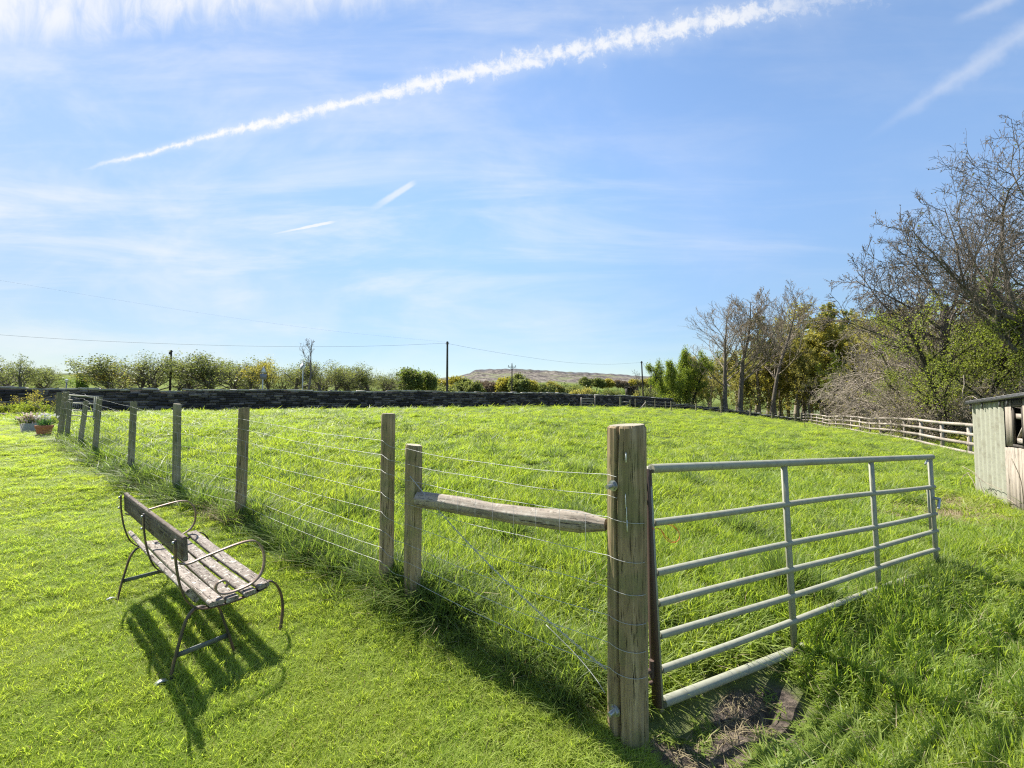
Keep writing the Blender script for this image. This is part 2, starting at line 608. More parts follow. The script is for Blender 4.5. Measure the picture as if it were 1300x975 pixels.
M['sign_dark'] = metal_mat('black_sign_stripe', (0.02, 0.02, 0.022), 0.5, 0.0)
M['sign_grey'] = metal_mat('grey_sign_back', (0.20, 0.20, 0.21), 0.5, 0.2)
M['sign_red'] = metal_mat('red_sign_rim', (0.5, 0.03, 0.03), 0.5, 0.0)
M['pole_grey'] = metal_mat('pale_grey_post_paint', (0.45, 0.46, 0.44), 0.5, 0.1)
M['pole'] = wood_mat('creosoted_pole', (0.03, 0.025, 0.02), (0.06, 0.05, 0.042), (0.10, 0.085, 0.07), 'Z', scale=0.5)
M['ceramic'] = metal_mat('brown_insulator', (0.10, 0.05, 0.03), 0.3, 0.0)

m, t, b, out = mat('gritstone')
geo = t.new('ShaderNodeNewGeometry')
tc = t.new('ShaderNodeTexCoord').outputs['Object']
rnd = geo.outputs['Random Per Island']
c = t.ramp(rnd, [(0.0, (0.025, 0.022, 0.023)), (0.5, (0.06, 0.052, 0.052)), (1.0, (0.22, 0.19, 0.175))])
n = t.noise(tc, 9.0, 5, 0.65)
c = t.mix(t.m('MULTIPLY', t.sstep(n, 0.45, 0.7), 0.6), c, (0.022, 0.020, 0.022))
n2 = t.noise(tc, 16.0, 3, 0.6)
c = t.mix(t.m('MULTIPLY', t.sstep(n2, 0.62, 0.70), 0.4), c, (0.24, 0.24, 0.20))
t.l.new(c, b.inputs['Base Color'])
b.inputs['Roughness'].default_value = 0.95
bump(t, b, n, 0.6, 0.02)
M['stone'] = m
m, t, b, out = mat('coping_stone')
geo = t.new('ShaderNodeNewGeometry')
tc = t.new('ShaderNodeTexCoord').outputs['Object']
c = t.ramp(geo.outputs['Random Per Island'], [(0.0, (0.26, 0.245, 0.22)), (1.0, (0.46, 0.43, 0.38))])  # paler than the wall stone: the sunlit top line is put into the colour
n = t.noise(tc, 7.0, 5, 0.65)
c = t.mix(t.m('MULTIPLY', t.sstep(n, 0.48, 0.66), 0.7), c, (0.16, 0.18, 0.09))
t.l.new(c, b.inputs['Base Color'])
b.inputs['Roughness'].default_value = 0.95
M['coping'] = m

# ------------------------------------------------------------------ terrain
GP = np.array([0.505, 1.814])                  # foot of the thick gate post
FD = np.array([-1.49, 1.0])                    # direction of the wire fence
FDU = FD / np.linalg.norm(FD)
FN = np.array([1.0, 1.49]) / np.linalg.norm([1.0, 1.49])     # towards the field
CTRL = np.array([
    (0, 0, 0), (-2, 0, 0.02), (2, 0, -0.02), (0.5, 1.74, 0.02), (0, -4, 0), (-5, -3, 0.05), (5, -3, -0.1), (0, 1.2, 0), (-1, 1.2, 0.03), (1.2, 1.2, -0.01),
    (-1.64, 2.02, 0.11), (-2.64, 2.77, 0.15), (-1.4, 2.4, 0.12), (-3.5, 2.0, 0.14), (-5.5, 4.3, 0.30), (-9, 5, 0.42), (-14, 8, 0.62),
    (-0.82, 2.70, 0.20), (-2.54, 3.86, 0.29), (-3.98, 4.82, 0.30), (-5.38, 5.76, 0.37), (-7.1, 6.93, 0.50), (-9.15, 8.3, 0.66), (-9.8, 8.75, 0.70),
    (-21.7, 17, 0.80), (-15, 12.5, 0.80), (-26, 20.6, 0.80), (-30, 16, 0.8), (-24, 8, 0.7), (-20, -6, 0.3),
    (-21.2, 24, 0.74), (-19.2, 28, 0.80), (-12.2, 30.5, 0.82), (-5.9, 33.6, 0.84), (3.8, 39.5, 0.82), (13.8, 47, 0.62), (20, 51, 0.36),
    (-6, 12, 0.50), (0, 8, 0.30), (0, 15, 0.48), (-8, 22, 0.72), (5, 25, 0.50), (0, 5, 0.20), (1.5, 4, 0.14), (4, 8, 0.08), (8, 18, 0.16), (10, 30, 0.40),
    (0.78, 1.86, -0.045), (1.02, 1.98, -0.065), (1.32, 2.10, -0.07), (1.5, 2.34, -0.01), (0.62, 1.68, -0.04), (0.95, 2.35, 0.04), (1.3, 2.65, 0.06), (0.35, 2.05, 0.07), (1.1, 1.6, -0.02),
    (3.6, 3.5, 0.05), (2.0, 2.6, 0.04), (2.2, 1.4, -0.01), (4, 2, -0.03), (6, 4, -0.06), (8.7, 7.6, -0.24), (7.8, 6.4, -0.20), (6.9, 5.2, -0.16), (10, 4, -0.25),
    (16.5, 14.6, -0.52), (24, 27, -0.86), (30, 38, -1.2), (36, 51, -1.52), (18, 28, -0.25), (26, 52, -0.10), (31, 52, -0.72), (14, 38, 0.35), (24, 42, -0.25),
    (22, 17, -0.7), (30, 25, -1.0), (40, 40, -1.6), (45, 60, -2.0), (30, 75, -1.2), (18, 70, 0.0), (0, 65, 0.6), (-30, 45, 0.6), (-60, 45, 0.6), (-60, 10, 0.9), (50, 5, -1.0), (40, -10, -0.6),
    (-30, 80, 0.3), (-80, 80, 0.3), (60, 85, -2.0)], float)


def _rbf_fit(C):
    P, z = C[:, :2], C[:, 2]
    n = len(P)
    d = np.linalg.norm(P[:, None] - P[None], axis=2)
    K = np.where(d > 0, d, 0.0) + np.eye(n) * 0.05      # conical kernel: tame between points
    A = np.zeros((n + 3, n + 3))
    A[:n, :n] = -K
    A[:n, n] = 1
    A[:n, n + 1:] = P
    A[n, :n] = 1
    A[n + 1:, :n] = P.T
    return np.linalg.solve(A, np.concatenate([z, np.zeros(3)]))


_W = _rbf_fit(CTRL)
_MUD = [(1.24, 2.07, -0.05, 0.16)]


def H(x, y):
    x = np.asarray(x, float)
    y = np.asarray(y, float)
    sh = x.shape
    P = np.stack([x.ravel(), y.ravel()], 1)
    n = len(CTRL)
    z = np.empty(len(P))
    for s in range(0, len(P), 20000):
        q = P[s:s + 20000]
        d = np.linalg.norm(q[:, None] - CTRL[None, :, :2], axis=2)
        z[s:s + 20000] = -d @ _W[:n] + _W[n] + q @ _W[n + 1:]
    r = np.linalg.norm(P, axis=1)
    k = np.clip((r - 75) / 60, 0, 1)
    k = k * k * (3 - 2 * k)
    z = z * (1 - k) + (-1.5) * k
    # fence bank and gentle unevenness
    q = P - GP
    al, sd = q @ FDU, q @ FN
    z += 0.05 * np.exp(-(sd / 0.22) ** 2) * np.clip(al / 0.5, 0, 1) * np.clip((13 - al) / 3, 0, 1)
    a, b_ = P[:, 0], P[:, 1]
    near = np.exp(-(r / 40) ** 2)
    z += near * 0.012 * (np.sin(a * 2.1 + 1.3 * np.sin(b_ * 1.7)) + np.sin(b_ * 2.6 + 1.1 * np.sin(a * 1.9)))
    fld = near * np.clip(sd, 0, 1)
    z += fld * 0.022 * (np.sin(a * 1.3 + 2 * np.sin(b_ * 0.9)) + np.sin(b_ * 1.1 + a * 0.6))
    for mx_, my_, dz, rr in _MUD:
        z += dz * np.exp(-((a - mx_) ** 2 + (b_ - my_) ** 2) / (rr * rr))
    return z.reshape(sh)


def h1(x, y):
    return float(H(np.array([x]), np.array([y]))[0])


GATE_A = np.array([0.655, 1.90])
GATE_B = np.array([3.62, 3.46])
GN_ = np.array([-(GATE_B - GATE_A)[1], (GATE_B - GATE_A)[0]])
GN_ = GN_ / np.linalg.norm(GN_)               # field side of the gate


def zone_masks(x, y):
    """returns lawn, field, verge (in front of the gate), mud, straw weights"""
    P = np.stack([x, y], -1)
    sd = (P - GP) @ FN
    gd = (P - GATE_A) @ GN_
    ang_right = x > GP[0] + 0.02
    lawn = (sd < 0) & (~((x > 0.75) & (sd > -0.9)))
    verge = (~lawn) & (gd < 0)
    field = (~lawn) & (~verge)
    w = 0.25 * np.sin(x * 7 + np.sin(y * 5)) + 0.2 * np.sin(y * 11 + x * 3)
    mud = np.zeros_like(x)
    for mx_, my_, rx, ry, rot in ((0.93, 1.82, 0.28, 0.12, 0.5), (1.20, 2.05, 0.36, 0.13, 0.5), (0.72, 1.74, 0.24, 0.13, -0.5), (0.96, 1.62, 0.26, 0.08, -0.5), (1.28, 1.86, 0.16, 0.06, 0.3)):
        dx, dy = x - mx_, y - my_
        a_ = (dx * math.cos(rot) + dy * math.sin(rot)) / rx
        b_ = (-dx * math.sin(rot) + dy * math.cos(rot)) / ry
        mud = np.maximum(mud, np.clip(1.35 - (a_ ** 2 + b_ ** 2) + w, 0, 1))
    straw = np.zeros_like(x)
    for mx_, my_, rx, ry, rot in ((5.6, 5.4, 1.5, 0.6, 0.35), (7.1, 6.3, 1.0, 0.65, 0.7), (6.2, 5.7, 1.3, 0.85, 0.5)):
        dx, dy = x - mx_, y - my_
        a_ = (dx * math.cos(rot) + dy * math.sin(rot)) / rx
        b_ = (-dx * math.sin(rot) + dy * math.cos(rot)) / ry
        straw = np.maximum(straw, np.clip(1.3 - (a_ ** 2 + b_ ** 2) + w, 0, 1))
    bed = ((y > 15.6 + (x + 20) * 0.15) & (x < -14.8) & (sd < 0.3)).astype(float)
    return lawn, field, verge, mud, straw, bed


def axis(lo, hi, near, step, g):
    out = [0.0]
    s = step
    while out[-1] < hi:
        if out[-1] > near:
            s *= g
        out.append(out[-1] + s)
    neg = [0.0]
    s = step
    while neg[-1] > lo:
        if -neg[-1] > near:
            s *= g
        neg.append(neg[-1] - s)
    return np.array(neg[::-1][:-1] + out)


xs = axis(-2800, 2800, 10, 0.09, 1.07)
ys = axis(-2800, 2800, 10, 0.09, 1.07)
ys = ys[ys > -60] if False else ys
keep = (ys > -1.5) | (np.arange(len(ys)) % 4 == 0)
ys = ys[keep]
X, Y = np.meshgrid(xs, ys)
Z = H(X, Y)
far = np.hypot(X, Y) > 160
Z[far] = -6.0
nx, ny = len(xs), len(ys)
i = np.arange(ny - 1)[:, None] * nx
j = np.arange(nx - 1)[None, :]
fq = np.stack([i + j, i + j + 1, i + nx + j + 1, i + nx + j], -1).reshape(-1, 4)
me = mesh_np('ground', np.stack([X, Y, Z], -1).reshape(-1, 3), [fq])
me.polygons.foreach_set('use_smooth', np.ones(len(me.polygons), bool))
lawn, field, verge, mud, straw, bed = zone_masks(X.ravel(), Y.ravel())
for nm, arr in (('mud', mud), ('straw', straw), ('bed', bed), ('lawn', lawn.astype(float))):
    a = me.attributes.new(nm, 'FLOAT', 'POINT')
    a.data.foreach_set('value', arr.astype(np.float32))
m, t, b, out = mat('earth_and_thatch')
geo = t.new('ShaderNodeNewGeometry')
pos = geo.outputs['Position']
n1 = t.noise(pos, 1.3, 5, 0.6)
n2 = t.noise(pos, 22.0, 5, 0.7)
n3 = t.noise(pos, 0.12, 4, 0.6)
c = t.mix(n2, (0.045, 0.06, 0.018), (0.09, 0.12, 0.03))
c = t.mix(t.sstep(n1, 0.4, 0.7), c, (0.10, 0.105, 0.035))
c = t.mix(t.m('MULTIPLY', t.sstep(n3, 0.4, 0.65), 0.4), c, (0.10, 0.13, 0.035))


def attr(t, nm):
    return t.new('ShaderNodeAttribute', attribute_name=nm).outputs['Fac']


mudc = t.mix(t.sstep(n2, 0.35, 0.65), (0.028, 0.021, 0.016), (0.13, 0.10, 0.078))
c = t.mix(t.m('MULTIPLY', attr(t, 'lawn'), 0.75), c, (0.15, 0.185, 0.045))
c = t.mix(t.sstep(attr(t, 'mud'), 0.25, 0.7), c, mudc)
strc = t.mix(t.sstep(n2, 0.35, 0.65), (0.22, 0.17, 0.10), (0.46, 0.38, 0.25))
c = t.mix(t.sstep(attr(t, 'straw'), 0.25, 0.7), c, strc)
c = t.mix(attr(t, 'bed'), c, (0.04, 0.03, 0.022))
t.l.new(c, b.inputs['Base Color'])
b.inputs['Roughness'].default_value = 0.95
bump(t, b, n2, 0.9, 0.03)
me.materials.append(m)
ground = bpy.data.objects.new('ground', me)
COL.objects.link(ground)
tag(ground, kind='structure')

# ---- the moor and the farmland below it
RIDGE = np.array([(-4, 476), (-1.4, 474), (-1.0, 474), (-.9, 475), (-.5, 480), (-.3, 482), (-.18, 480.2), (-.136, 478), (-.109, 474), (-.09, 469.5), (-.05, 468.6), (-.014, 468), (.04, 469), (.065, 469.4), (.07, 470), (.18, 473),
                  (.22, 473.7), (.33, 477.5), (.38, 478.5), (.6, 480), (1.4, 480), (4, 482)])
us = np.concatenate([np.linspace(-2.6, -0.3, 90), np.linspace(-0.29, 0.5, 260), np.linspace(0.52, 2.6, 70)])
ds = np.concatenate([np.geomspace(120, 900, 60), np.linspace(920, 1650, 70), np.array([1700, 1900, 2300])])
G_D = np.array([120, 180, 250, 400, 600, 800, 1100, 1350, 1560, 1610, 1650, 2300])
G_E = np.array([-0.20, 0.05, 0.18, 0.40, 0.54, 0.62, 0.72, 0.84, 0.94, 0.985, 1.0, 0.98])
U, Dd = np.meshgrid(us, ds)
er = 508 - np.interp(U, RIDGE[:, 0], RIDGE[:, 1])
er = er + np.where((U > -0.11) & (Dd > 1500), 0.45, 0) * (np.sin(U * 130) * np.sin(U * 57 + 1) + 0.5 * np.sin(U * 310))
gg = np.interp(Dd, G_D, G_E)
Zh = EYE + er * gg / F_PX * Dd
rr = np.random.default_rng(3)
Zh += np.where((Dd > 250) & (Dd < 1600), 1, 0) * (np.sin(U * 47 + Dd * 0.01) + np.sin(U * 91 - Dd * 0.017)) * Dd * 0.0011
Zh[Dd < 125] = -8
nx, ny = len(us), len(ds)
i = np.arange(ny - 1)[:, None] * nx
j = np.arange(nx - 1)[None, :]
fq = np.stack([i + j, i + j + 1, i + nx + j + 1, i + nx + j], -1).reshape(-1, 4)
me = mesh_np('hills', np.stack([U * Dd, Dd, Zh], -1).reshape(-1, 3), [fq])
me.polygons.foreach_set('use_smooth', np.ones(len(me.polygons), bool))
m, t, b, out = mat('moor_and_fields')
geo = t.new('ShaderNodeNewGeometry')
pos = geo.outputs['Position']
sp = t.new('ShaderNodeSeparateXYZ')
t.l.new(pos, sp.inputs[0])
dist = sp.outputs[1]
n = t.noise(t.mapping(pos, (1, 0.35, 1)), 0.02, 6, 0.7)
nf = t.noise(t.mapping(pos, (1, 0.16, 1)), 0.075, 7, 0.8)
heath = t.ramp(n, [(0.30, (0.075, 0.070, 0.066)), (0.5, (0.135, 0.120, 0.105)), (0.70, (0.205, 0.185, 0.155))])
heath = t.mix(t.sstep(nf, 0.51, 0.60), heath, (0.06, 0.052, 0.056))
heath = t.mix(t.m('MULTIPLY', t.sstep(nf, 0.47, 0.40), 0.9), heath, (0.27, 0.235, 0.21))
heath = t.mix(t.m('MULTIPLY', t.sstep(t.noise(pos, 0.009, 4, 0.6), 0.52, 0.62), 0.6), heath, (0.17, 0.19, 0.10))
vor = t.new('ShaderNodeTexVoronoi')
vor.feature = 'F1'
vor.inputs['Scale'].default_value = 0.009
t.l.new(t.mapping(pos, (1, 0.5, 1)), vor.inputs['Vector'])
fieldc = t.mix(t.m('MULTIPLY', vor.outputs['Color'], 1.0), (0.10, 0.135, 0.04), (0.19, 0.22, 0.08))
k = t.sstep(t.m('ADD', dist, t.m('MULTIPLY', t.m('SUBTRACT', n, 0.5), 420)), 640, 860)
uu = t.m('DIVIDE', sp.outputs[0], dist)
k = t.m('MULTIPLY', k, t.sstep(uu, -0.26, -0.17))
c = t.mix(k, fieldc, heath)
rock = t.sstep(dist, 1540, 1590)
c = t.mix(t.m('MULTIPLY', rock, t.sstep(nf, 0.62, 0.40)), c, (0.10, 0.10, 0.11))
t.l.new(c, b.inputs['Base Color'])
b.inputs['Roughness'].default_value = 1.0
b.inputs['Specular IOR Level'].default_value = 0.0
me.materials.append(m)
o = bpy.data.objects.new('hills', me)
COL.objects.link(o)
tag(o, kind='structure')


def far_h(x, y):
    u_ = x / y
    e = 508 - np.interp(u_, RIDGE[:, 0], RIDGE[:, 1])
    return float(EYE + e * np.interp(y, G_D, G_E) / F_PX * y)


# ------------------------------------------------------------------ dry stone walls
def stone_wall(name, label, pts, height, thick, course, slen, seed, coping_h=0.09, ragged=0.02, lean=0.0):
    r = np.random.default_rng(seed)
    root = thing(name, label, 'stone wall', (pts[0][0], pts[0][1], 0))
    ox, oy = pts[0][0], pts[0][1]
    body, cop = MB(), MB()
    pts = [np.array(p, float) for p in pts]
    for a, b_ in zip(pts[:-1], pts[1:]):
        L = np.linalg.norm(b_ - a)
        d = (b_ - a) / L
        nrm = np.array([-d[1], d[0]])
        zs = lambda s: h1(*(a + d * s))
        s = 0.0
        nst = max(2, int(L / 2.0))
        sk = np.linspace(0, L, nst + 1)
        zk = H(a[0] + d[0] * sk, a[1] + d[1] * sk) + 0.045 * np.sin(sk * 0.55 + seed) + 0.03 * np.sin(sk * 1.7 + 2 * seed)
        R = np.array([[d[0], -d[1], 0], [d[1], d[0], 0], [0, 0, 1]])
        # rubble core so that no light leaks between the stones
        for q in range(nst):
            z0, z1 = min(zk[q], zk[q + 1]) - 0.3, min(zk[q], zk[q + 1]) + height - 0.06
            c_ = a + d * (sk[q] + sk[q + 1]) / 2
            body.box((c_[0] - ox, c_[1] - oy, (z0 + z1) / 2), (sk[1] + 0.01, thick * 0.62, z1 - z0), R)
        nc = int(height / course)
        for k in range(nc):
            s = -r.uniform(0, slen)
            while s < L:
                ln = slen * r.uniform(0.5, 1.6)
                c_ = a + d * (s + ln / 2)
                zz = np.interp(s + ln / 2, sk, zk) - 0.05 + (k + 0.5) * course + r.uniform(-.012, .012)
                th = thick * (1.0 - 0.25 * k / nc) + r.uniform(-0.09, 0.11)
                body.box((c_[0] - ox, c_[1] - oy, zz), (ln - r.uniform(0.006, 0.03), th, course - r.uniform(0.004, 0.034)), R @ np.array([[1, 0, 0], [0, 1, r.uniform(-.06, .06)], [r.uniform(-.05, .05), 0, 1]]), jit=0.018)
                s += ln
        s = 0.0
        while s < L:
            ln = slen * r.uniform(0.8, 2.0)
            c_ = a + d * (s + ln / 2)
            zz = np.interp(s + ln / 2, sk, zk) - 0.05 + nc * course + coping_h / 2 + r.uniform(-ragged, ragged)
            cop.box((c_[0] - ox, c_[1] - oy, zz), (ln - 0.012, thick * 0.86 + r.uniform(-.05, .05), coping_h + r.uniform(-.025, .03)), R @ np.array([[1, 0, 0], [0, 1, 0], [r.uniform(-.05, .05), r.uniform(-.06, .06), 1]]), jit=0.015)
            s += ln
    w_ = body.build('wall', M['stone'], root)
    c_ = cop.build('coping', M['coping'], root)
    return root


stone_wall('dry_stone_wall', 'long dark dry stone wall across the far side of the green field', [(-34.5, 15.2), (-21.2, 24.0), (0, 38.0), (20.2, 51.3)], 1.46, 0.58, 0.15, 0.44, 5, 0.10, 0.045)
stone_wall('field_boundary_wall', 'low tumbled stone wall running under the wood behind a row of wire fence posts',
           [(20.4, 51.9), (24.5, 53.3), (30, 53.6), (38, 53.2)], 0.78, 0.55, 0.14, 0.45, 8, 0.12, 0.07)


# ------------------------------------------------------------------ round fence posts
def post_mesh(r, h, seed, lean=(0, 0), crack=None, k=40, taper=0.03, z0=-0.35):
    rg = np.random.default_rng(seed)
    zs = np.concatenate([[z0], np.linspace(0, h, 16)])
    a = np.arange(k) / k * 2 * math.pi
    ph = rg.uniform(0, 6.28, 6)
    V = []
    for z in zs:
        q = r * (1 + taper * (0.5 - z / h)) * (1 + 0.022 * np.sin(2 * a + ph[0]) + 0.014 * np.sin(3 * a + ph[1] + z * 0.7) + 0.008 * np.sin(9 * a + ph[2]) + 0.006 * np.sin(14 * a + ph[3] + z * 1.1))
        if crack is not None:
            ca = crack + 0.06 * math.sin(z * 4.0 + 1) + 0.03 * math.sin(z * 11)
            dd = (a - ca + math.pi) % (2 * math.pi) - math.pi
            q = q * (1 - 0.42 * np.exp(-(dd / 0.045) ** 2))
        q = q * (1 - 0.030 * np.clip(np.sin(a * 17 + ph[4] + 0.5 * math.sin(z * 2.1)) - 0.72, 0, 1) / 0.28 - 0.02 * np.clip(np.sin(a * 29 + ph[5] - 0.4 * z) - 0.8, 0, 1) / 0.2)
        x = q * np.cos(a) + lean[0] * z
        y = q * np.sin(a) + lean[1] * z
        V.append(np.stack([x, y, np.full(k, z)], 1))
    V = np.array(V)
    # worn, slightly uneven sawn top with a small chamfer
    top = V[-1].copy()
    cx = top.mean(0)
    ch = cx + (top - cx) * 0.90
    ch[:, 2] = h + 0.012 + 0.02 * (ch[:, 0] - cx[0]) / r * rg.uniform(-.4, .4)
    n = len(zs)
    allv = np.concatenate([V.reshape(-1, 3), ch, [[cx[0], cx[1], h + 0.010]]])
    i = np.arange(n)[:, None] * k
    j = np.arange(k)[None, :]
    j2 = (j + 1) % k
    f = np.stack([i + j, i + j2, i + k + j2, i + k + j], -1).reshape(-1, 4)
    jj = np.arange(k)
    tri = np.stack([n * k + jj, n * k + (jj + 1) % k, np.full(k, (n + 1) * k)], -1)
    return allv, f, tri


def round_post(name, label, x, y, ztop, r, seed, group=None, lean=(0, 0), crack=None, cat='fence post', mat_='post', k=40):
    zg = h1(x, y)
    V, f, tri = post_mesh(r, ztop - zg, seed, lean, crack, k)
    mb = MB()
    mb.add(V, [f])
    mb.cur = 1
    mb.f.setdefault(3, []).append((tri, 1))
    o = mb.build(name, [M[mat_], M['post_end']], None)
    auto_smooth(o, 35)
    o.location = (x, y, zg)
    return tag(o, label, cat, group)


cam_ang = math.atan2(-GP[1], -GP[0])           # direction from the gate post back to the camera
gate_post = thing('gate_post', 'thick cracked round gate post standing between the wire fence and the pale metal gate', 'gate post', (GP[0], GP[1], h1(*GP)))
zgp = h1(*GP)
V, f, tri = post_mesh(0.0865, 1.377 - zgp, 4, (0.008, 0.0), cam_ang - 0.50, 120, 0.02)
mb = MB()
mb.add(V, [f])
mb.f.setdefault(3, []).append((tri, 1))
o = mb.build('post', [M['post'], M['post_end']], gate_post)
auto_smooth(o, 35)
m, t, b, out = mat('bird_lime')
b.inputs['Base Color'].default_value = (0.55, 0.55, 0.50, 1)
M['lime'] = m
# bird-lime streak and the bolts that carry the gate
for (da, z0_, z1_, w_) in ((0.02, 1.235, 1.275, 0.005), (0.0, 1.04, 1.10, 0.003), (0.035, 0.985, 1.045, 0.004), (0.065, 0.945, 0.99, 0.005)):
    ang = cam_ang - 0.06 + da
    c_, s_ = math.cos(ang), math.sin(ang)
    zc = (z0_ + z1_) / 2 - zgp
    R = np.array([[c_, -s_, 0], [s_, c_, 0], [0, 0, 1]])
    lime = MB()
    lime.box((0.0895 * c_ + 0.008 * zc, 0.0895 * s_, zc), (0.004, w_, z1_ - z0_), R, jit=0.0015)
    lime.build('bird_lime', M['lime'], gate_post)
for zb in (1.13, 0.185):
    ang = cam_ang - 0.62
    dv = np.array([math.cos(ang), math.sin(ang), -0.04])
    mb = MB()
    c0 = np.array([0.075 * dv[0], 0.075 * dv[1], zb - zgp])
    mb.tube([c0, c0 + dv * 0.052], 0.0095, 12)
    mb.tube([c0 + dv * 0.012, c0 + dv * 0.024], 0.019, 6)
    mb.tube([c0 + dv * 0.009, c0 + dv * 0.013], 0.024, 16)
    o = mb.build('bolt', M['galv'], gate_post)
    auto_smooth(o, 30)
gdir = (GATE_B - GATE_A) / np.linalg.norm(GATE_B - GATE_A)
for zb in (1.125, 0.255):
    mb = MB()
    p0 = np.array([0.06, 0.05, zb - zgp])
    p1 = np.array([GATE_A[0] - GP[0] - 0.012, GATE_A[1] - GP[1], zb - zgp + 0.003])
    mb.tube([p0, p1], 0.011, 10)
    mb.tube([p1 + [0, 0, -0.03], p1 + [0, 0, 0.045]], 0.012, 10)
    o = mb.build('hinge_pin', M['rust'], gate_post)
    auto_smooth(o, 30)

fence_posts = [  # image column, top row, depth, radius, lean, label
    (525.5, 567, 2.565, 0.052, (0.00, 0), 'short stout fence post that holds the left end of the wooden brace rail', 'short_post'),
    (493, 527, 2.711, 0.047, (0.00, 0), 'tall slim wooden fence post close beside the short brace post', 'tall'),
    (310, 519, 3.89, 0.047, (0.01, 0), 'brown wooden fence post behind the bench, in full sun', 'tall'),
    (225, 514, 4.876, 0.041, (-0.02, 0), 'green-footed fence post just behind the far armrest of the bench', 'tall'),
    (170, 510.5, 5.834, 0.038, (0.01, 0), 'grey fence post standing over the far end of the bench', 'tall'),
    (126.5, 505.5, 7.014, 0.037, (0.05, 0), 'leaning mossy fence post at the right side of the small garden gate', 'tall'),
    (109.5, 509.5, 7.65, 0.037, (0.08, 0.02), 'leaning grey fence post in front of the small garden gate', 'tall'),
    (89.5, 508, 8.35, 0.037, (0.06, 0), 'leaning fence post next to the corner post near the flower pot', 'tall'),
    (84, 497.5, 8.75, 0.048, (0.10, 0), 'thick leaning corner post just right of the terracotta flower pot', 'tall'),
]
WIRE_PTS = []
ref_n = np.array([FN[0], FN[1], 0])
for k, (px, py, dep, r_, lean, lab, kind) in enumerate(fence_posts):
    p = at(px, py, dep)
    zg = h1(p[0], p[1])
    hh = p[2] - zg
    bx, by = p[0] - lean[0] * hh, p[1] - lean[1] * hh
    round_post('fence_post', lab, bx, by, p[2], r_, 20 + k, 'posts of the wire fence beside the lawn', lean, None, mat_='post' if k in (0, 1, 2) else 'post_far')
    WIRE_PTS.append((bx, by, h1(bx, by), r_, lean))

# ------------------------------------------------------------------ horizontal brace rail
pA = at(532, 635, 2.50)
pB = at(770, 667.5, 1.86)
brace = thing('brace_rail', 'silvery horizontal brace rail wedged between the gate post and the short post', 'brace rail', pA)
L = np.linalg.norm(pB - pA)
n = 28
tt = np.linspace(0, 1, n)
rad = 0.046 + 0.002 * np.sin(tt * 9) + 0.0015 * np.sin(tt * 23 + 1)
mb = MB()
path = np.stack([tt * L, 0.006 * np.sin(tt * 5), 0.006 * np.sin(tt * 7 + 1)], 1)
kk = 44
ang = np.arange(kk) / kk * 2 * math.pi
rough_ = 1 + 0.03 * np.sin(3 * ang) + 0.035 * np.sin(7 * ang + 1) - 0.10 * np.exp(-((ang - 2.6) / 0.12) ** 2) - 0.08 * np.exp(-((ang - 4.0) / 0.1) ** 2)
prof = np.stack([np.cos(ang) * rough_, np.sin(ang) * rough_], 1)
# chisel-pointed right end: the last rings are cut away on the camera side
cut = np.clip((tt - 0.90) / 0.10, 0, 1)
mb.sweep(path, prof, (0, 0, 1), rad * (1 - 0.42 * cut))
o = mb.build('rail', M['brace'], brace)
auto_smooth(o, 40)
e1 = unit(pB - pA)
e2 = unit(np.cross([0, 0, 1], e1))
e3 = np.cross(e1, e2)
brace.matrix_world = Matrix(((e1[0], e2[0], e3[0], pA[0]), (e1[1], e2[1], e3[1], pA[1]), (e1[2], e2[2], e3[2], pA[2]), (0, 0, 0, 1)))

# ------------------------------------------------------------------ wire netting
LEV = [0.985, 0.89, 0.79, 0.645, 0.52, 0.40, 0.29, 0.20]
LEV_G = [1.175, 1.085, 0.99, 0.825, 0.69, 0.57, 0.455, 0.35]      # heights where it meets the gate post


def run_pts(lv, i0, i1):
    out = []
    for (bx, by, zg, r_, lean) in WIRE_PTS[i0:i1]:
        z = zg + LEV[lv]
        out.append(np.array([bx + lean[0] * LEV[lv] - FN[0] * (r_ + 0.002), by + lean[1] * LEV[lv] - FN[1] * (r_ + 0.002), z]))
    return out


def sag_path(P, sag, rg, n=10):
    out = []
    for a, b_ in zip(P[:-1], P[1:]):
        s_ = sag * rg.uniform(0.3, 1.0)
        w1, w2 = rg.uniform(0, 6.28, 2)
        for k in range(n):
            t_ = k / n
            q = a + (b_ - a) * t_
            e = 4 * t_ * (1 - t_)
            out.append(q + np.array([0, 0, -s_ * e + 0.004 * e * math.sin(9 * t_ + w1)]) + np.array([FN[0], FN[1], 0]) * 0.008 * e * math.sin(6 * t_ + w2))
    out.append(P[-1])
    return np.array(out)


rg = np.random.default_rng(77)
net = thing('wire_netting', 'long sagging stock netting along the row of slim fence posts beside the lawn', 'wire netting', (WIRE_PTS[0][0], WIRE_PTS[0][1], WIRE_PTS[0][2]))
org = np.array(net.location)
paths = []
for lv in range(8):
    P = run_pts(lv, 0, 9)
    pth = sag_path(P, 0.025, rg)
    paths.append(pth)
    mb = MB()
    mb.tube(pth - org, 0.00125, 5)
    mb.build('line_wire', M['wire'], net)
mb = MB()
ref = paths[3]
acc = np.concatenate([[0], np.cumsum(np.linalg.norm(np.diff(ref, axis=0), axis=1))])
for s_ in np.interp(np.arange(0.45, acc[-1] - 0.1, 0.16), acc, np.arange(len(ref))):
    i0 = min(int(s_), len(ref) - 2)
    fr = s_ - i0
    pp = [p[i0] * (1 - fr) + p[i0 + 1] * fr for p in paths[2:]]
    mb.tube(np.array(pp) - org, 0.0009, 4)
mb.build('stay_wires', M['wire'], net)

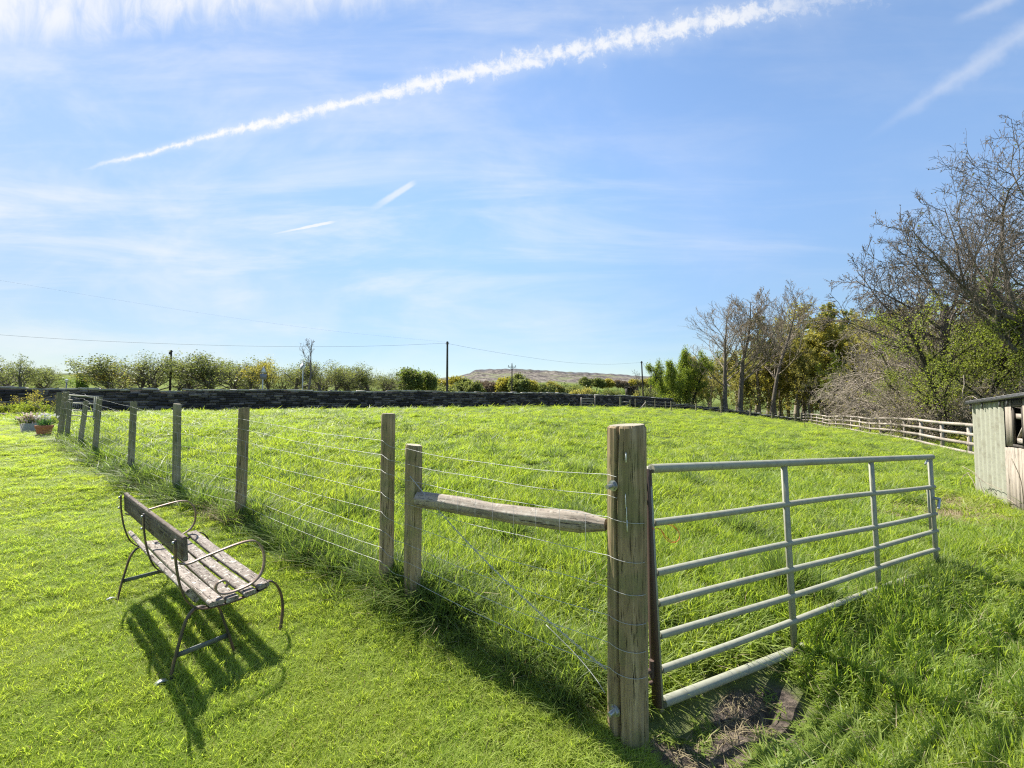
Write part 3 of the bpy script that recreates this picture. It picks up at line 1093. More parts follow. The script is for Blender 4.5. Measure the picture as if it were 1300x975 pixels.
net2 = thing('wire_netting', 'bright stock netting in the short bay crossed by the horizontal brace rail', 'wire netting', (GP[0], GP[1], zgp))
org = np.array(net2.location)
paths = []
for lv in range(8):
    a = run_pts(lv, 0, 1)[0]
    c0 = np.array([GP[0], GP[1], LEV_G[lv]])
    ang0 = math.atan2(-FN[1], -FN[0]) - 0.55
    arc = [c0 + 0.0925 * np.array([math.cos(ang0 + q), math.sin(ang0 + q), -0.10 * q]) for q in np.linspace(0, 1.9 if lv >= 2 else 0.5, 12)]
    pth = np.vstack([sag_path([a, arc[0]], 0.03, rg, 12), arc[1:]])
    paths.append(pth)
    mb = MB()
    mb.tube(pth - org, 0.00125, 5)
    mb.build('line_wire', M['wire'], net2)
mb = MB()
for s_ in (1.4, 2.6, 3.9, 5.1, 6.2, 7.4, 8.6, 9.8, 11.0):
    i0 = int(s_)
    fr = s_ - i0
    pp = [p[i0] * (1 - fr) + p[i0 + 1] * fr for p in paths[2:]]
    mb.tube(np.array(pp) - org, 0.0008, 4)
mb.build('stay_wires', M['wire'], net2)
# the twisted brace wire, from the short post down to the foot of the gate post
bw = thing('tension_wire', 'twisted slack brace wire slanting from the short post down towards the gate post', 'wire', at(520, 604, 2.52))
org = np.array(bw.location)
A_, B_ = at(520, 604, 2.52), at(770, 850, 1.80)
mb = MB()
for ph in (0, math.pi):
    s_ = np.linspace(0, 1, 90)
    q = A_ + (B_ - A_) * s_[:, None]
    q[:, 2] -= 0.10 * 4 * s_ * (1 - s_) * 0.55
    env = np.clip((s_ - 0.2) * 8, 0.3, 1) * 0.004
    q[:, 0] += env * np.cos(s_ * 120 + ph)
    q[:, 2] += env * np.sin(s_ * 120 + ph)
    mb.tube(q - org, 0.0018, 5)
mb.build('twisted_strand', M['wire'], bw)
mb = MB()
q = catmull([at(693, 793, 2.05), at(730, 830, 1.95), at(755, 860, 1.86), at(768, 880, 1.80)], 6)
mb.tube(q - org, 0.0016, 5)
mb.build('loose_end', M['wire'], bw)
# half-buried old rail in the tall grass under the netting
st = thing('fallen_stake', 'thin grey fallen stake lying in the tall grass left of the gate post', 'stake', at(616, 827, 2.18))
org = np.array(st.location)
mb = MB()
q = catmull([at(614, 826, 2.20), at(650, 843, 2.12), at(690, 862, 2.03), at(735, 884, 1.94)], 6)
mb.tube(q - org, np.linspace(0.011, 0.006, len(q)), 7)
o = mb.build('stake', M['brace'], st)

# ------------------------------------------------------------------ the metal field gate
gA = at(824, 595, 1.900)
gB = at(1183, 580, 3.455)
gate = thing('field_gate', 'pale sage tubular metal field gate hung on the thick post, sagging open into grass', 'gate', (gA[0], gA[1], h1(gA[0], gA[1])))
org = np.array(gate.location)
FR = np.array([0, 0.23, 0.449, 0.588, 0.727, 0.866, 1.0]) * 1.075
gu = gB - gA
gl = np.linalg.norm(gu)
gu = gu / gl
down = np.array([0.045, 0.020, -1.0])
gside = unit(np.cross(gu, down))


def gp(u_, dn):
    return gA + gu * gl * u_ + down * dn * (1 + 0.045 * math.sin(u_ * 2.2) * (dn > 1.0))


for k, dn in enumerate(FR):
    mb = MB()
    r_ = (0.0215, 0.0165, 0.0165, 0.0165, 0.0165, 0.0165, 0.0225)[k]
    us_ = np.linspace(0.004, 1.0, 14)
    bend = 0.006 * np.sin(us_ * 7 + k * 1.3) * (k > 0)
    mb.tube(np.array([gp(u_, dn + bd) for u_, bd in zip(us_, bend)]) - org, r_, 14)
    o = mb.build('rail', M['gate'], gate)
    auto_smooth(o, 40)
for k, u_ in enumerate((1 / 3, 2 / 3, 0.986)):
    mb = MB()
    mb.bar(gp(u_, -0.012 if k == 2 else 0.018) - org, gp(u_, 1.075) - org, 0.012, (0.050, 0.056, 0.074)[k], gu)
    o = mb.build('stile', M['gate'], gate)
mb = MB()
mb.bar(gp(0.0, -0.012) - org, gp(0.0, 1.12) - org, 0.012, 0.020, gu)
mb.build('hanging_stile', M['gate'], gate)
mb = MB()
hs = gate.children[-1]
mb.bar(gp(-0.0080, 0.0) - org, gp(-0.0080, 1.09) - org, 0.040, 0.020, gu)
mb.build('rusty_channel', M['rust'], hs)
for dn in (0.115, 0.985):
    mb = MB()
    c_ = gp(-0.004, dn) - org + gside * 0.012
    mb.tube([c_ - gside * 0.02, c_ + gside * 0.022], 0.010, 8)
    mb.tube([c_ - gu * 0.04, c_ + gu * 0.02], 0.008, 8)
    o = mb.build('hinge_eye', M['rust'], gate)
# closing latch: keep strip and drop handle by the far stile
mb = MB()
mb.bar(gp(0.968, 0.25) - org + gside * 0.006, gp(0.968, 0.60) - org + gside * 0.006, 0.006, 0.040, gu)
mb.build('latch_plate', M['gate'], gate)
mb = MB()
c_ = gp(0.984, 0.345) - org
sgn = -1 if gside[1] > 0 else 1
mb.tube([c_, c_ + gside * 0.05 * sgn], 0.012, 10)
mb.tube([c_ + gside * 0.045 * sgn, c_ + gside * 0.05 * sgn - gu * 0.05 + [0, 0, -0.075]], 0.010, 10)
o = mb.build('latch', M['galv'], gate)
auto_smooth(o, 40)
mb = MB()
mb.tube([gp(0.955, 0.06) - org, gp(0.972, 0.025) - org, gp(0.985, 0.04) - org], 0.007, 8)
o = mb.build('chain_hook', M['galv'], gate)
auto_smooth(o, 40)
# baler twine
tw = thing('baler_twine', 'loop of orange baler twine tied round the gate next to the thick post', 'twine', at(828, 668, 1.9))
org = np.array(tw.location)
mb = MB()
for a_ in (0, 1):
    q = catmull([at(826, 666 + a_ * 2, 1.90), at(836, 666 + a_, 1.93), at(848, 664 + 2 * a_, 1.97), at(858, 670 + a_, 1.98), at(863, 680, 1.98), at(860, 687, 1.97), at(853, 689 - 2 * a_, 1.95), at(845, 684 - 3 * a_, 1.94), at(838, 672, 1.92), at(826, 672, 1.90)], 6)
    mb.tube(q - org, 0.0014, 5)
mb.tube(catmull([at(824, 664, 1.885), at(829, 671, 1.885), at(824, 679, 1.885)], 5) - org, 0.003, 5)
mb.build('twine_loop', M['orange'], tw)

# ------------------------------------------------------------------ the bench
BZ = 0.118
bench = thing('garden_bench', 'weathered slatted garden bench with rusty scrolled iron arms on the lawn', 'bench', (-1.64, 2.02, BZ), rz=math.atan2(0.8, 0.6))
# local x = forward (seat depth), local y = along the bench, away from the camera
BL, BS = 1.25, 0.034


def bp(x, z, y=0.0):
    return np.array([x, y, z - BZ + BS * y])


def prof_path(pts, y, n=6):
    return catmull([bp(x, z, y) for x, z in pts], n)


def slat(name, x, z, w, th, tilt, y0, y1, mt, seed, curve=0.004):
    rg = np.random.default_rng(seed)
    c_, s_ = math.cos(tilt), math.sin(tilt)
    rr_ = min(w, th) * 0.28
    pr = []
    for (cx, cz, a0) in ((w / 2 - rr_, th / 2 - rr_, 0), (-w / 2 + rr_, th / 2 - rr_, 90), (-w / 2 + rr_, -th / 2 + rr_, 180), (w / 2 - rr_, -th / 2 + rr_, 270)):
        for q in (0, 45, 90):
            a = math.radians(a0 + q)
            pr.append((cx + rr_ * math.cos(a), cz + rr_ * math.sin(a)))
    pr = np.array(pr)
    n = 14
    mb = MB()
    V = []
    ph = rg.uniform(0, 6.28, 3)
    for k in range(n):
        t_ = k / (n - 1)
        y = y0 + (y1 - y0) * t_
        wv = 1 + 0.018 * math.sin(5 * t_ + ph[0]) + 0.01 * math.sin(13 * t_ + ph[1])
        dx = curve * math.sin(3 * t_ + ph[2])
        X_ = pr[:, 0] * wv
        Z_ = pr[:, 1]
        V.append(np.stack([x + dx + X_ * c_ - Z_ * s_, np.full(len(pr), y), z - BZ + BS * y - curve * 1.6 * math.sin(math.pi * t_) + X_ * s_ + Z_ * c_], 1))
    V = np.array(V)
    k = len(pr)
    i = np.arange(n - 1)[:, None] * k
    j = np.arange(k)[None, :]
    j2 = (j + 1) % k
    f = np.stack([i + j, i + k + j, i + k + j2, i + j2], -1).reshape(-1, 4)
    mb.add(V.reshape(-1, 3), [f, np.arange(k)[None, :], (np.arange(k)[::-1] + (n - 1) * k)[None, :]])
    o = mb.build(name, mt, bench)
    auto_smooth(o, 50)
    return o


slat('backrest_board', 0.012, 0.762, 0.020, 0.122, 0.05, -0.012, BL + 0.02, M['bench_back'], 1)
for k, (x, z, w, tl) in enumerate(((0.050, 0.522, 0.085, -1.02), (0.150, 0.447, 0.066, -0.10), (0.229, 0.437, 0.060, 0.0), (0.304, 0.440, 0.058, 0.05), (0.380, 0.452, 0.060, 0.08))):
    slat('seat_slat', x, z, w, 0.024, tl, -0.014 - 0.006 * (k % 2), BL + 0.012 + 0.008 * (k % 3), M['bench_wood'], 5 + k)
UP = [(-0.022, 0.815), (-0.020, 0.74), (-0.008, 0.64), (0.008, 0.565), (0.036, 0.49), (0.085, 0.440), (0.15, 0.424), (0.24, 0.418), (0.34, 0.424), (0.40, 0.436)]
REAR = [(0.12, 0.428), (0.095, 0.440), (0.066, 0.436), (0.040, 0.405), (0.024, 0.36), (0.008, 0.285), (-0.006, 0.22), (-0.016, 0.16), (-0.020, 0.118)]
INNER = [(0.150, 0.424), (0.175, 0.40), (0.200, 0.32), (0.225, 0.235), (0.245, 0.16), (0.256, 0.108)]
FRONT = [(0.34, 0.426), (0.385, 0.450), (0.425, 0.452), (0.462, 0.414), (0.488, 0.345), (0.497, 0.265), (0.490, 0.18), (0.482, 0.112)]
ARM = [(0.000, 0.690), (0.018, 0.678), (0.05, 0.676), (0.11, 0.689), (0.24, 0.711), (0.31, 0.713), (0.352, 0.694), (0.383, 0.638), (0.390, 0.57), (0.374, 0.512), (0.331, 0.476), (0.266, 0.463), (0.21, 0.464),
       (0.174, 0.478), (0.157, 0.507), (0.166, 0.534), (0.194, 0.537), (0.212, 0.516), (0.200, 0.500)]
ys_ = (1, 0, 0)
for k, y in enumerate((0.004, BL * 0.5, BL - 0.004)):
    mb = MB()
    mb.strap(prof_path(UP, y), 0.026, 0.0065, (0, 1, 0))
    o = mb.build('back_upright', M['iron'], bench)
    for zz in (0.80, 0.73):
        mb = MB()
        c_ = bp(-0.026, zz, y)
        mb.tube([c_, c_ + [-0.008, 0, 0]], 0.008, 10)
        mb.build('bolt_head', M['galv'], o)
for y in (0.02, BL - 0.02):
    for nm, P_ in (('rear_leg', REAR), ('inner_leg', INNER), ('front_leg', FRONT)):
        mb = MB()
        mb.strap(prof_path(P_, y), 0.024, 0.008, (0, 1, 0))
        mb.build(nm, M['iron'], bench)
    mb = MB()
    mb.bar(bp(-0.002, 0.238, y + 0.006), bp(0.222, 0.236, y + 0.006), 0.006, 0.024)
    mb.build('stretcher', M['bar_iron'], bench)
    mb = MB()
    mb.strap(prof_path(ARM, y), 0.022, 0.0075, (0, 1, 0))
    mb.build('armrest', M['iron_bare'], bench)
    mb = MB()
    pr = [(-0.020, 0.125), (-0.035, 0.142), (-0.055, 0.150), (-0.075, 0.142), (-0.082, 0.122)]
    mb.strap(prof_path(pr, y), 0.026, 0.006, (0, 1, 0))
    mb.build('scroll_foot', M['galv'], bench)

# ------------------------------------------------------------------ paddock rail fence on the right
fp = catmull([(15.2, 12.4, 0), (16.5, 14.6, 0), (20, 20.4, 0), (24, 27, 0), (30, 38.2, 0), (36.2, 51, 0)], 20)[:, :2]
seg = np.concatenate([[0], np.cumsum(np.linalg.norm(np.diff(fp, axis=0), axis=1))])
rf = thing('rail_fence', 'pale four-rail wooden paddock fence running from the shed back to the wood', 'rail fence', (fp[0][0], fp[0][1], h1(*fp[0])))
org = np.array(rf.location)
npst = int(seg[-1] / 2.45)
pk = np.array([[np.interp(k * 2.45, seg, fp[:, 0]), np.interp(k * 2.45, seg, fp[:, 1])] for k in range(npst + 1)])
pz = H(pk[:, 0], pk[:, 1])
for k in range(npst + 1):
    d = unit(pk[min(k + 1, npst)] - pk[max(k - 1, 0)])
    R = np.array([[d[0], -d[1], 0], [d[1], d[0], 0], [0, 0, 1]])
    mb = MB()
    tall = k >= npst - 1
    mb.box((pk[k][0] - org[0], pk[k][1] - org[1], pz[k] - org[2] + (0.50 if not tall else 0.62)), (0.11 if not tall else 0.2, 0.09 if not tall else 0.2, 1.30 if not tall else 1.6), R, 0.006)
    mb.build('post', M['rail'] if not tall else M['post_far'], rf)
for k in range(npst):
    d = unit(pk[k + 1] - pk[k])
    nn = np.array([-d[1], d[0], 0]) * 0.066
    for zz in (1.12, 0.79, 0.46, 0.13):
        mb = MB()
        a = np.array([pk[k][0], pk[k][1], pz[k] + zz]) - org + nn
        b_ = np.array([pk[k + 1][0], pk[k + 1][1], pz[k + 1] + zz]) - org + nn
        mb.bar(a + RNG.uniform(-.006, .006, 3), b_ - np.append(d, 0) * 0.006 + RNG.uniform(-.006, .006, 3), 0.04, 0.115)
        mb.build('rail', M['rail'], rf)

# ------------------------------------------------------------------ shed
wdir = unit([0.86, 1.19])
shed = thing('field_shed', 'small field shed of pale green corrugated sheet and bleached planks at the right edge', 'shed', (7.83, 6.41, -0.17), rz=math.atan2(-wdir[1], -wdir[0]))
SL = 0.052


def sz(x, z):
    return z + SL * x


TOP = 1.66
# corrugated end: box-rib profile, real depth
mb = MB()
pr = []
x = -1.47
while x < -0.02:
    for dx, dy in ((0, 0.0), (0.085, 0.0), (0.105, 0.055), (0.165, 0.055), (0.195, 0.0)):
        pr.append((min(x + dx, 0.0), dy))
    x += 0.21
pr.append((0.0, 0.0))
V, nP = [], len(pr)
for zz in (-0.35, TOP):
    for px_, py_ in pr:
        V.append((px_, py_, sz(px_, zz)))
f = [[k, k + 1, nP + k + 1, nP + k] for k in range(nP - 1)]
V2 = [(a, b_ + 0.004, c_) for a, b_, c_ in V]
f2 = [[k + 1, k, nP + k, nP + k + 1] for k in range(nP - 1)]
mb.add(V, [np.array(f)])
mb.add(V2, [np.array(f2)])
mb.build('corrugated_wall', M['sheet'], shed)
# planks: upper boards round the opening, lower boarding
mb = MB()
x = 0.012
rg = np.random.default_rng(9)
while x < 2.7:
    w_ = rg.uniform(0.10, 0.135)
    zt = 0.93 + rg.uniform(-0.006, 0.006)
    mb.box((x + w_ / 2, -0.004 + rg.uniform(-.004, .004), sz(x, (zt - 0.35) / 2)), (w_ - 0.007, 0.022, zt + 0.35), None, 0.002)
    x += w_
mb.build('lower_boarding', M['plank'], shed)
mb = MB()
for x0, x1 in ((0.012, 0.135), (0.142, 0.268), (0.645, 0.80), (0.81, 0.95), (0.96, 1.1), (1.11, 1.26), (1.27, 1.4), (1.41, 1.55), (1.56, 1.7), (1.71, 1.86), (1.87, 2.0), (2.01, 2.2), (2.21, 2.4), (2.41, 2.68)):
    if x0 == 0.645:
        mb.build('upper_boarding', M['plank'], shed)
        mb = MB()
    mb.box(((x0 + x1) / 2, 0.020, sz(x0, (TOP + 0.95) / 2)), (x1 - x0, 0.020, TOP - 0.95), None, 0.002)
mb.build('upper_boarding', M['plank'], shed)
op = MB()
op.box((0.456, 0.018, sz(.456, 1.595)), (0.365, 0.03, 0.11), None)
op.box((0.456, 0.018, sz(.456, 0.955)), (0.365, 0.03, 0.04), None)
op.box((0.285, 0.0185, sz(.285, 1.25)), (0.025, 0.03, 0.60), None)
op.box((0.628, 0.0185, sz(.628, 1.25)), (0.025, 0.03, 0.60), None)
o = op.build('window', M['plank_dark'], shed)
bz = MB()
bz.box((0.456, 0.055, sz(.456, 1.40)), (0.37, 0.03, 0.08), None)
bz.box((0.456, 0.055, sz(.456, 1.03)), (0.37, 0.03, 0.08), None)
bz.bar((0.30, 0.078, sz(.3, 1.07)), (0.62, 0.078, sz(.6, 1.36)), 0.02, 0.07, (0, 1, 0))
bz.build('brace_bars', M['rail'], o)
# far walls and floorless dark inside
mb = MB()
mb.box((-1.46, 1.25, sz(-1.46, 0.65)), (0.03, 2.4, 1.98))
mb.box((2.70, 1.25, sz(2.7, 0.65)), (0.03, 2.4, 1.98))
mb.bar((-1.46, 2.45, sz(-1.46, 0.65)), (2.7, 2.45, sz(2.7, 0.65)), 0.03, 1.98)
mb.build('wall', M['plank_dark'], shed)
mb = MB()
def roof_slab(x0, x1, z0, z1):
    V_ = [(x_, y_, sz(x_, TOP + z_ + 0.07 * (y_ + 0.1))) for z_ in (z0, z1) for (x_, y_) in ((x0, -0.075), (x1, -0.075), (x1, 2.57), (x0, 2.57))]
    mb.add(V_, [[[0, 3, 2, 1], [4, 5, 6, 7], [0, 1, 5, 4], [1, 2, 6, 5], [2, 3, 7, 6], [3, 0, 4, 7]]])


roof_slab(-1.50, 2.80, 0.018, 0.045)
for q in np.arange(-1.5, 2.75, 0.21):
    roof_slab(q, q + 0.07, 0.046, 0.068)
rf_ = mb.build('roof', M['roof_edge'], shed)
mb = MB()
for q in (-1.40, -0.80, -0.02, 0.28):
    mb.bar((q, -0.035, sz(q, TOP + 0.015)), (q, -0.035, sz(q, TOP - 0.10)), 0.035, 0.02, (0, 1, 0))
mb.bar((-1.50, -0.05, sz(-1.50, TOP + 0.03)), (2.75, -0.05, sz(2.75, TOP + 0.03)), 0.05, 0.04)
mb.build('eaves_rail', M['roof_edge'], rf_)

# ------------------------------------------------------------------ small things by the far wall
# hurdle leaning on the wall
hA, hB = at(738, 517, 40.6), at(755.5, 517, 41.4)
hz = h1(hA[0], hA[1])
hu = thing('wooden_hurdle', 'pale wooden hurdle gate leaning against the dark stone wall', 'hurdle', (hA[0], hA[1], hz))
v = np.array([hB[0] - hA[0], hB[1] - hA[1]])
for k, s_ in enumerate((0.0, 1.0)):
    mb = MB()
    mb.box((v[0] * s_, v[1] * s_, 0.52 + 0.1 * k), (0.10, 0.08, 1.05 + 0.2 * k))
    mb.build('stile', M['rail'], hu)
for zz in (0.92, 0.66, 0.38, 0.12):
    mb = MB()
    mb.bar((0, 0, zz), (v[0], v[1], zz), 0.05, 0.07)
    mb.build('rail', M['rail'], hu)

# posts of the far wire fence
FARP = [(787.5, 504.0, 43.5, 0.10, 'thick pale strainer post near the wall, left end of its top rail'), (799.8, 508, 43.0, 0.075, 'dark short post at the right end of the pale top rail'),
        (806.5, 506.5, 43.5, 0.05, 'thin pale post between the railed posts and the strutted post'), (819.5, 508.5, 42.5, 0.075, 'dark far fence post with a slanting strut at its left'),
        (831.5, 507.5, 46, 0.06, 'slim far post just right of the strutted post'), (845, 509.5, 47, 0.06, 'slim far post under the left edge of the bright green bush'),
        (852, 509.5, 43.5, 0.075, 'dark far post below the middle of the bright green bush'), (883.5, 512, 45, 0.07, 'grey far post at the right foot of the bright green bush'),
        (915.5, 515, 45.5, 0.07, 'grey far post in front of the leaning bare ash'), (952.5, 519, 46, 0.07, 'grey far post between the two tall bare ashes'), (980, 523.5, 46.5, 0.07, 'grey far post left of the twin-stemmed birch'),
        (1009.5, 525.5, 47.5, 0.09, 'dark far post at the far end of the paddock fence')]
for k, (px, py, dep, r_, lab) in enumerate(FARP):
    p = at(px, py, dep)
    zg = h1(p[0], p[1])
    zt = max(p[2], zg + 0.9)
    round_post('fence_post', lab, p[0], p[1], zt, r_, 60 + k, 'posts of the far wire fence below the wood', (0, 0), None, mat_='post_far', k=10)
    FARP[k] = (p[0], p[1], zt)
mb = MB()
a, b_ = np.array(FARP[0]), np.array(FARP[1])
mb.bar(a + [0, 0, -0.52], [b_[0], b_[1], a[2] - 0.55], 0.08, 0.10)
tag(mb.build('top_rail', M['rail'], None), 'pale horizontal rail between two posts near the far wall', 'rail')
mb = MB()
a = np.array(FARP[3])
mb.bar(a + [0, -0.1, -0.15], a + [-0.65, -0.1, -0.95], 0.07, 0.08)
tag(mb.build('strut', M['rail'], None), 'pale slanting strut propped on the dark far fence post', 'strut')
fw = thing('far_wire', 'faint stock wires strung along the far fence posts below the wood', 'wire', (FARP[3][0], FARP[3][1], FARP[3][2] - 1))
org = np.array(fw.location)
for dz in (0.12, 0.45, 0.75):
    mb = MB()
    mb.tube(np.array([np.array(p) - [0, 0.1, dz] for p in FARP[3:4] + FARP[6:]]) - org, 0.006, 4)
    mb.build('line_wire', M['wire'], fw)

# hand gate by the corner of the garden
gp2 = at(75.5, 498.5, 13.0)
round_post('gate_post', 'thick far gate post beside the bed, carrying the small garden gate', gp2[0], gp2[1], gp2[2], 0.065, 90, None, (0.0, 0), None, 'gate post', 'post_far', 20)
hg0, hg1 = at(87.5, 501.5, 12.8), at(123.8, 504.4, 12.2)
hzg = h1(hg1[0], hg1[1])
hg = thing('garden_gate', 'small pale metal garden gate behind the leaning posts at the corner of the field', 'gate', (hg0[0], hg0[1], hzg))
org = np.array(hg.location)
for k, (f0, f1) in enumerate(((0, 0), (0.235, 0.22), (0.46, 0.44), (0.63, 0.60), (0.80, 0.78))):
    mb = MB()
    mb.tube([hg0 - [0, 0, f0] - org, hg1 - [0, 0, f1] - org], 0.024 if k == 0 else 0.018, 8)
    mb.build('rail', M['gate'], hg)
for s_ in (0.0, 0.93, 1.0):
    mb = MB()
    q = hg0 + (hg1 - hg0) * s_
    mb.box(q - org - [0, 0, 0.42], (0.05, 0.04, 0.88))
    mb.build('stile', M['gate'], hg)

# terracotta pan and stone trough (plants come later)
pp = at(56, 547, 9.0)
pot_z = h1(pp[0], pp[1]) + 0.035
pot = thing('flower_pot', 'wide terracotta pot of narcissus leaves on the lawn corner by the leaning posts', 'flower pot', (pp[0], pp[1], pot_z))
mb = MB()
mb.lathe([(0.0, 0.0), (0.135, 0.0), (0.15, 0.01), (0.185, 0.16), (0.19, 0.17), (0.205, 0.175), (0.21, 0.225), (0.20, 0.23), (0.19, 0.225), (0.18, 0.17), (0.0, 0.17)], 28)
o = mb.build('pot', M['terracotta'], pot)
auto_smooth(o, 40)
mb = MB()
mb.lathe([(0.0, 0.19), (0.185, 0.19)], 20)
mb.build('soil', M['soil'], pot)
mb = MB()
mb.lathe([(0.0, 0.004), (0.19, 0.004), (0.21, 0.03), (0.20, 0.032), (0.18, 0.012), (0.0, 0.012)], 24, (-0.02, 0.01, -0.006))
mb.build('saucer', M['trough'], pot)
tp = at(40, 537, 9.9)
trz = h1(tp[0], tp[1])
trough = thing('stone_trough', 'grey stone trough crowded with pinkish white flowers behind the terracotta pot', 'planter', (tp[0], tp[1], trz), rz=-0.4)
mb = MB()
V = []
w0, w1, d0, d1, hh = 0.26, 0.32, 0.15, 0.19, 0.24
mb.add(np.array([[-w0, -d0, -0.05], [w0, -d0, -0.05], [w0, d0, -0.05], [-w0, d0, -0.05], [-w1, -d1, hh], [w1, -d1, hh], [w1, d1, hh], [-w1, d1, hh],
                 [-w1 + .05, -d1 + .05, hh], [w1 - .05, -d1 + .05, hh], [w1 - .05, d1 - .05, hh], [-w1 + .05, d1 - .05, hh], [-w1 + .05, -d1 + .05, hh - .06], [w1 - .05, -d1 + .05, hh - .06], [w1 - .05, d1 - .05, hh - .06], [-w1 + .05, d1 - .05, hh - .06]]),
       [[[0, 1, 5, 4], [1, 2, 6, 5], [2, 3, 7, 6], [3, 0, 4, 7], [4, 5, 9, 8], [5, 6, 10, 9], [6, 7, 11, 10], [7, 4, 8, 11], [8, 9, 13, 12], [9, 10, 14, 13], [10, 11, 15, 14], [11, 8, 12, 15], [12, 13, 14, 15]]])
mb.build('trough', M['trough'], trough)
for o_ in (pot, trough):
    o_.scale = (0.70, 0.70, 0.95)
# stone edging of the bed
e0, e1 = at(-60, 532, 15.5), at(33, 530, 16.6)
mb = MB()
rg = np.random.default_rng(31)
L = np.linalg.norm((e1 - e0)[:2])
d = (e1 - e0)[:2] / L
s_ = 0
while s_ < L:
    ln = rg.uniform(0.25, 0.5)
    c_ = e0[:2] + d * (s_ + ln / 2)
    mb.box((c_[0], c_[1], h1(*c_) + 0.06), (ln - .02, 0.25, 0.24 + rg.uniform(-.04, .05)), np.array([[d[0], -d[1], 0], [d[1], d[0], 0], [0, 0, 1]]), 0.03)
    s_ += ln
tag(mb.build('bed_edging', M['stone'], None), 'low dark stone edging in front of the planted bed at the far left', 'edging')

# ------------------------------------------------------------------ poles, wires and signs
POLES = [(568, 433.5, 60, 'tall plain telegraph pole behind the wall in the middle of the view', 0), (650, 462.5, 108, 'distant power pole with a cross-arm in front of the moor', 1),
         (814.5, 458.5, 88, 'slightly leaning wooden pole near the bright green bush', 0), (217.5, 444.5, 72, 'wooden pole half hidden in the left row of trees', 2)]
PT = []
for k, (px, py, dep, lab, kind) in enumerate(POLES):
    p = at(px, py, dep)
    zg = h1(p[0], p[1]) if dep < 75 else -0.8
    po = thing('utility_pole', lab, 'utility pole', (p[0], p[1], zg), 'utility poles beyond the wall')
    hh = p[2] - zg
    mb = MB()
    lean = -0.35 if k == 2 else 0
    zz = np.linspace(-0.5, hh, 8)
    mb.tube(np.stack([lean * (1 - zz / hh) * -1.0 + 0 * zz, 0 * zz, zz], 1), np.linspace(0.19, 0.135, 8), 10)
    o = mb.build('shaft', M['pole'], po)
    auto_smooth(o, 50)
    if kind == 1:
        mb = MB()
        mb.box((0, -0.12, hh - 0.75), (2.2, 0.14, 0.16))
        mb.bar((-0.7, -0.1, hh - 0.75), (0, -0.1, hh - 1.6), 0.06, 0.06, (0, 1, 0))
        mb.bar((0.7, -0.1, hh - 0.75), (0, -0.1, hh - 1.6), 0.06, 0.06, (0, 1, 0))
        ca = mb.build('crossarm', M['pole'], po)
        for xx in (-0.95, 0.0, 0.95):
            mb = MB()
            z0 = hh - 0.67 if xx else hh
            mb.lathe([(0.03, 0), (0.03, 0.12), (0.11, 0.14), (0.11, 0.2), (0.06, 0.22), (0.11, 0.26), (0.07, 0.4), (0.0, 0.42)], 8, (xx, -0.12 if xx else 0, z0))
            mb.build('insulator', M['ceramic'], ca)
    if kind == 2:
        mb = MB()
        mb.box((0, 0.0, hh - 0.25), (0.55, 0.14, 0.12))
        mb.box((0, -0.22, hh - 0.6), (0.3, 0.26, 0.45), None, 0.01)
        mb.build('bracket', M['pole'], po)
    if kind == 0:
        mb = MB()
        for xx in (-0.2, 0.2):
            mb.lathe([(0.02, 0), (0.02, 0.08), (0.06, 0.09), (0.06, 0.18), (0.0, 0.2)], 8, (xx, 0, hh - 0.35))
        mb.box((0, 0, hh - 0.38), (0.5, 0.1, 0.07))
        mb.build('bracket', M['ceramic'], po)
    PT.append(p)


def power_line(label, pts, r):
    o_ = np.array(pts[0])
    mb = MB()
    mb.tube(catmull(pts, 8) - o_, r, 5)
    o = mb.build('overhead_wire', M['black_wire'], None)
    o.location = tuple(o_)
    tag(o, label, 'overhead wire', 'overhead wires')


power_line('low sagging overhead wire from the left edge to the tall telegraph pole', [at(-120, 413, 40), at(0, 425, 46), at(140, 433.5, 50), at(300, 439, 54), at(420, 440, 57), at(500, 438.5, 59), PT[0] - [0, 0, 0.25]], 0.013)
power_line('sagging overhead wire from the tall telegraph pole to the leaning pole', [PT[0] - [0, 0, 0.3], at(605, 443, 66), at(660, 452, 72), at(720, 460, 79), at(770, 462.5, 84), PT[2] - [0, 0, 0.3]], 0.013)
power_line('faint upper overhead wire slanting down from the left edge to the tall pole', [at(-120, 338, 34), at(0, 356, 40), at(150, 381, 47), at(300, 404, 53), at(430, 421, 57), PT[0] - [0.1, 0, 0.1]], 0.0045)
power_line('short overhead wire from the leaning pole towards the bright green bush', [PT[2] - [0, 0, 0.3], at(830, 466, 84), at(848, 473, 80), at(880, 482, 74)], 0.014)

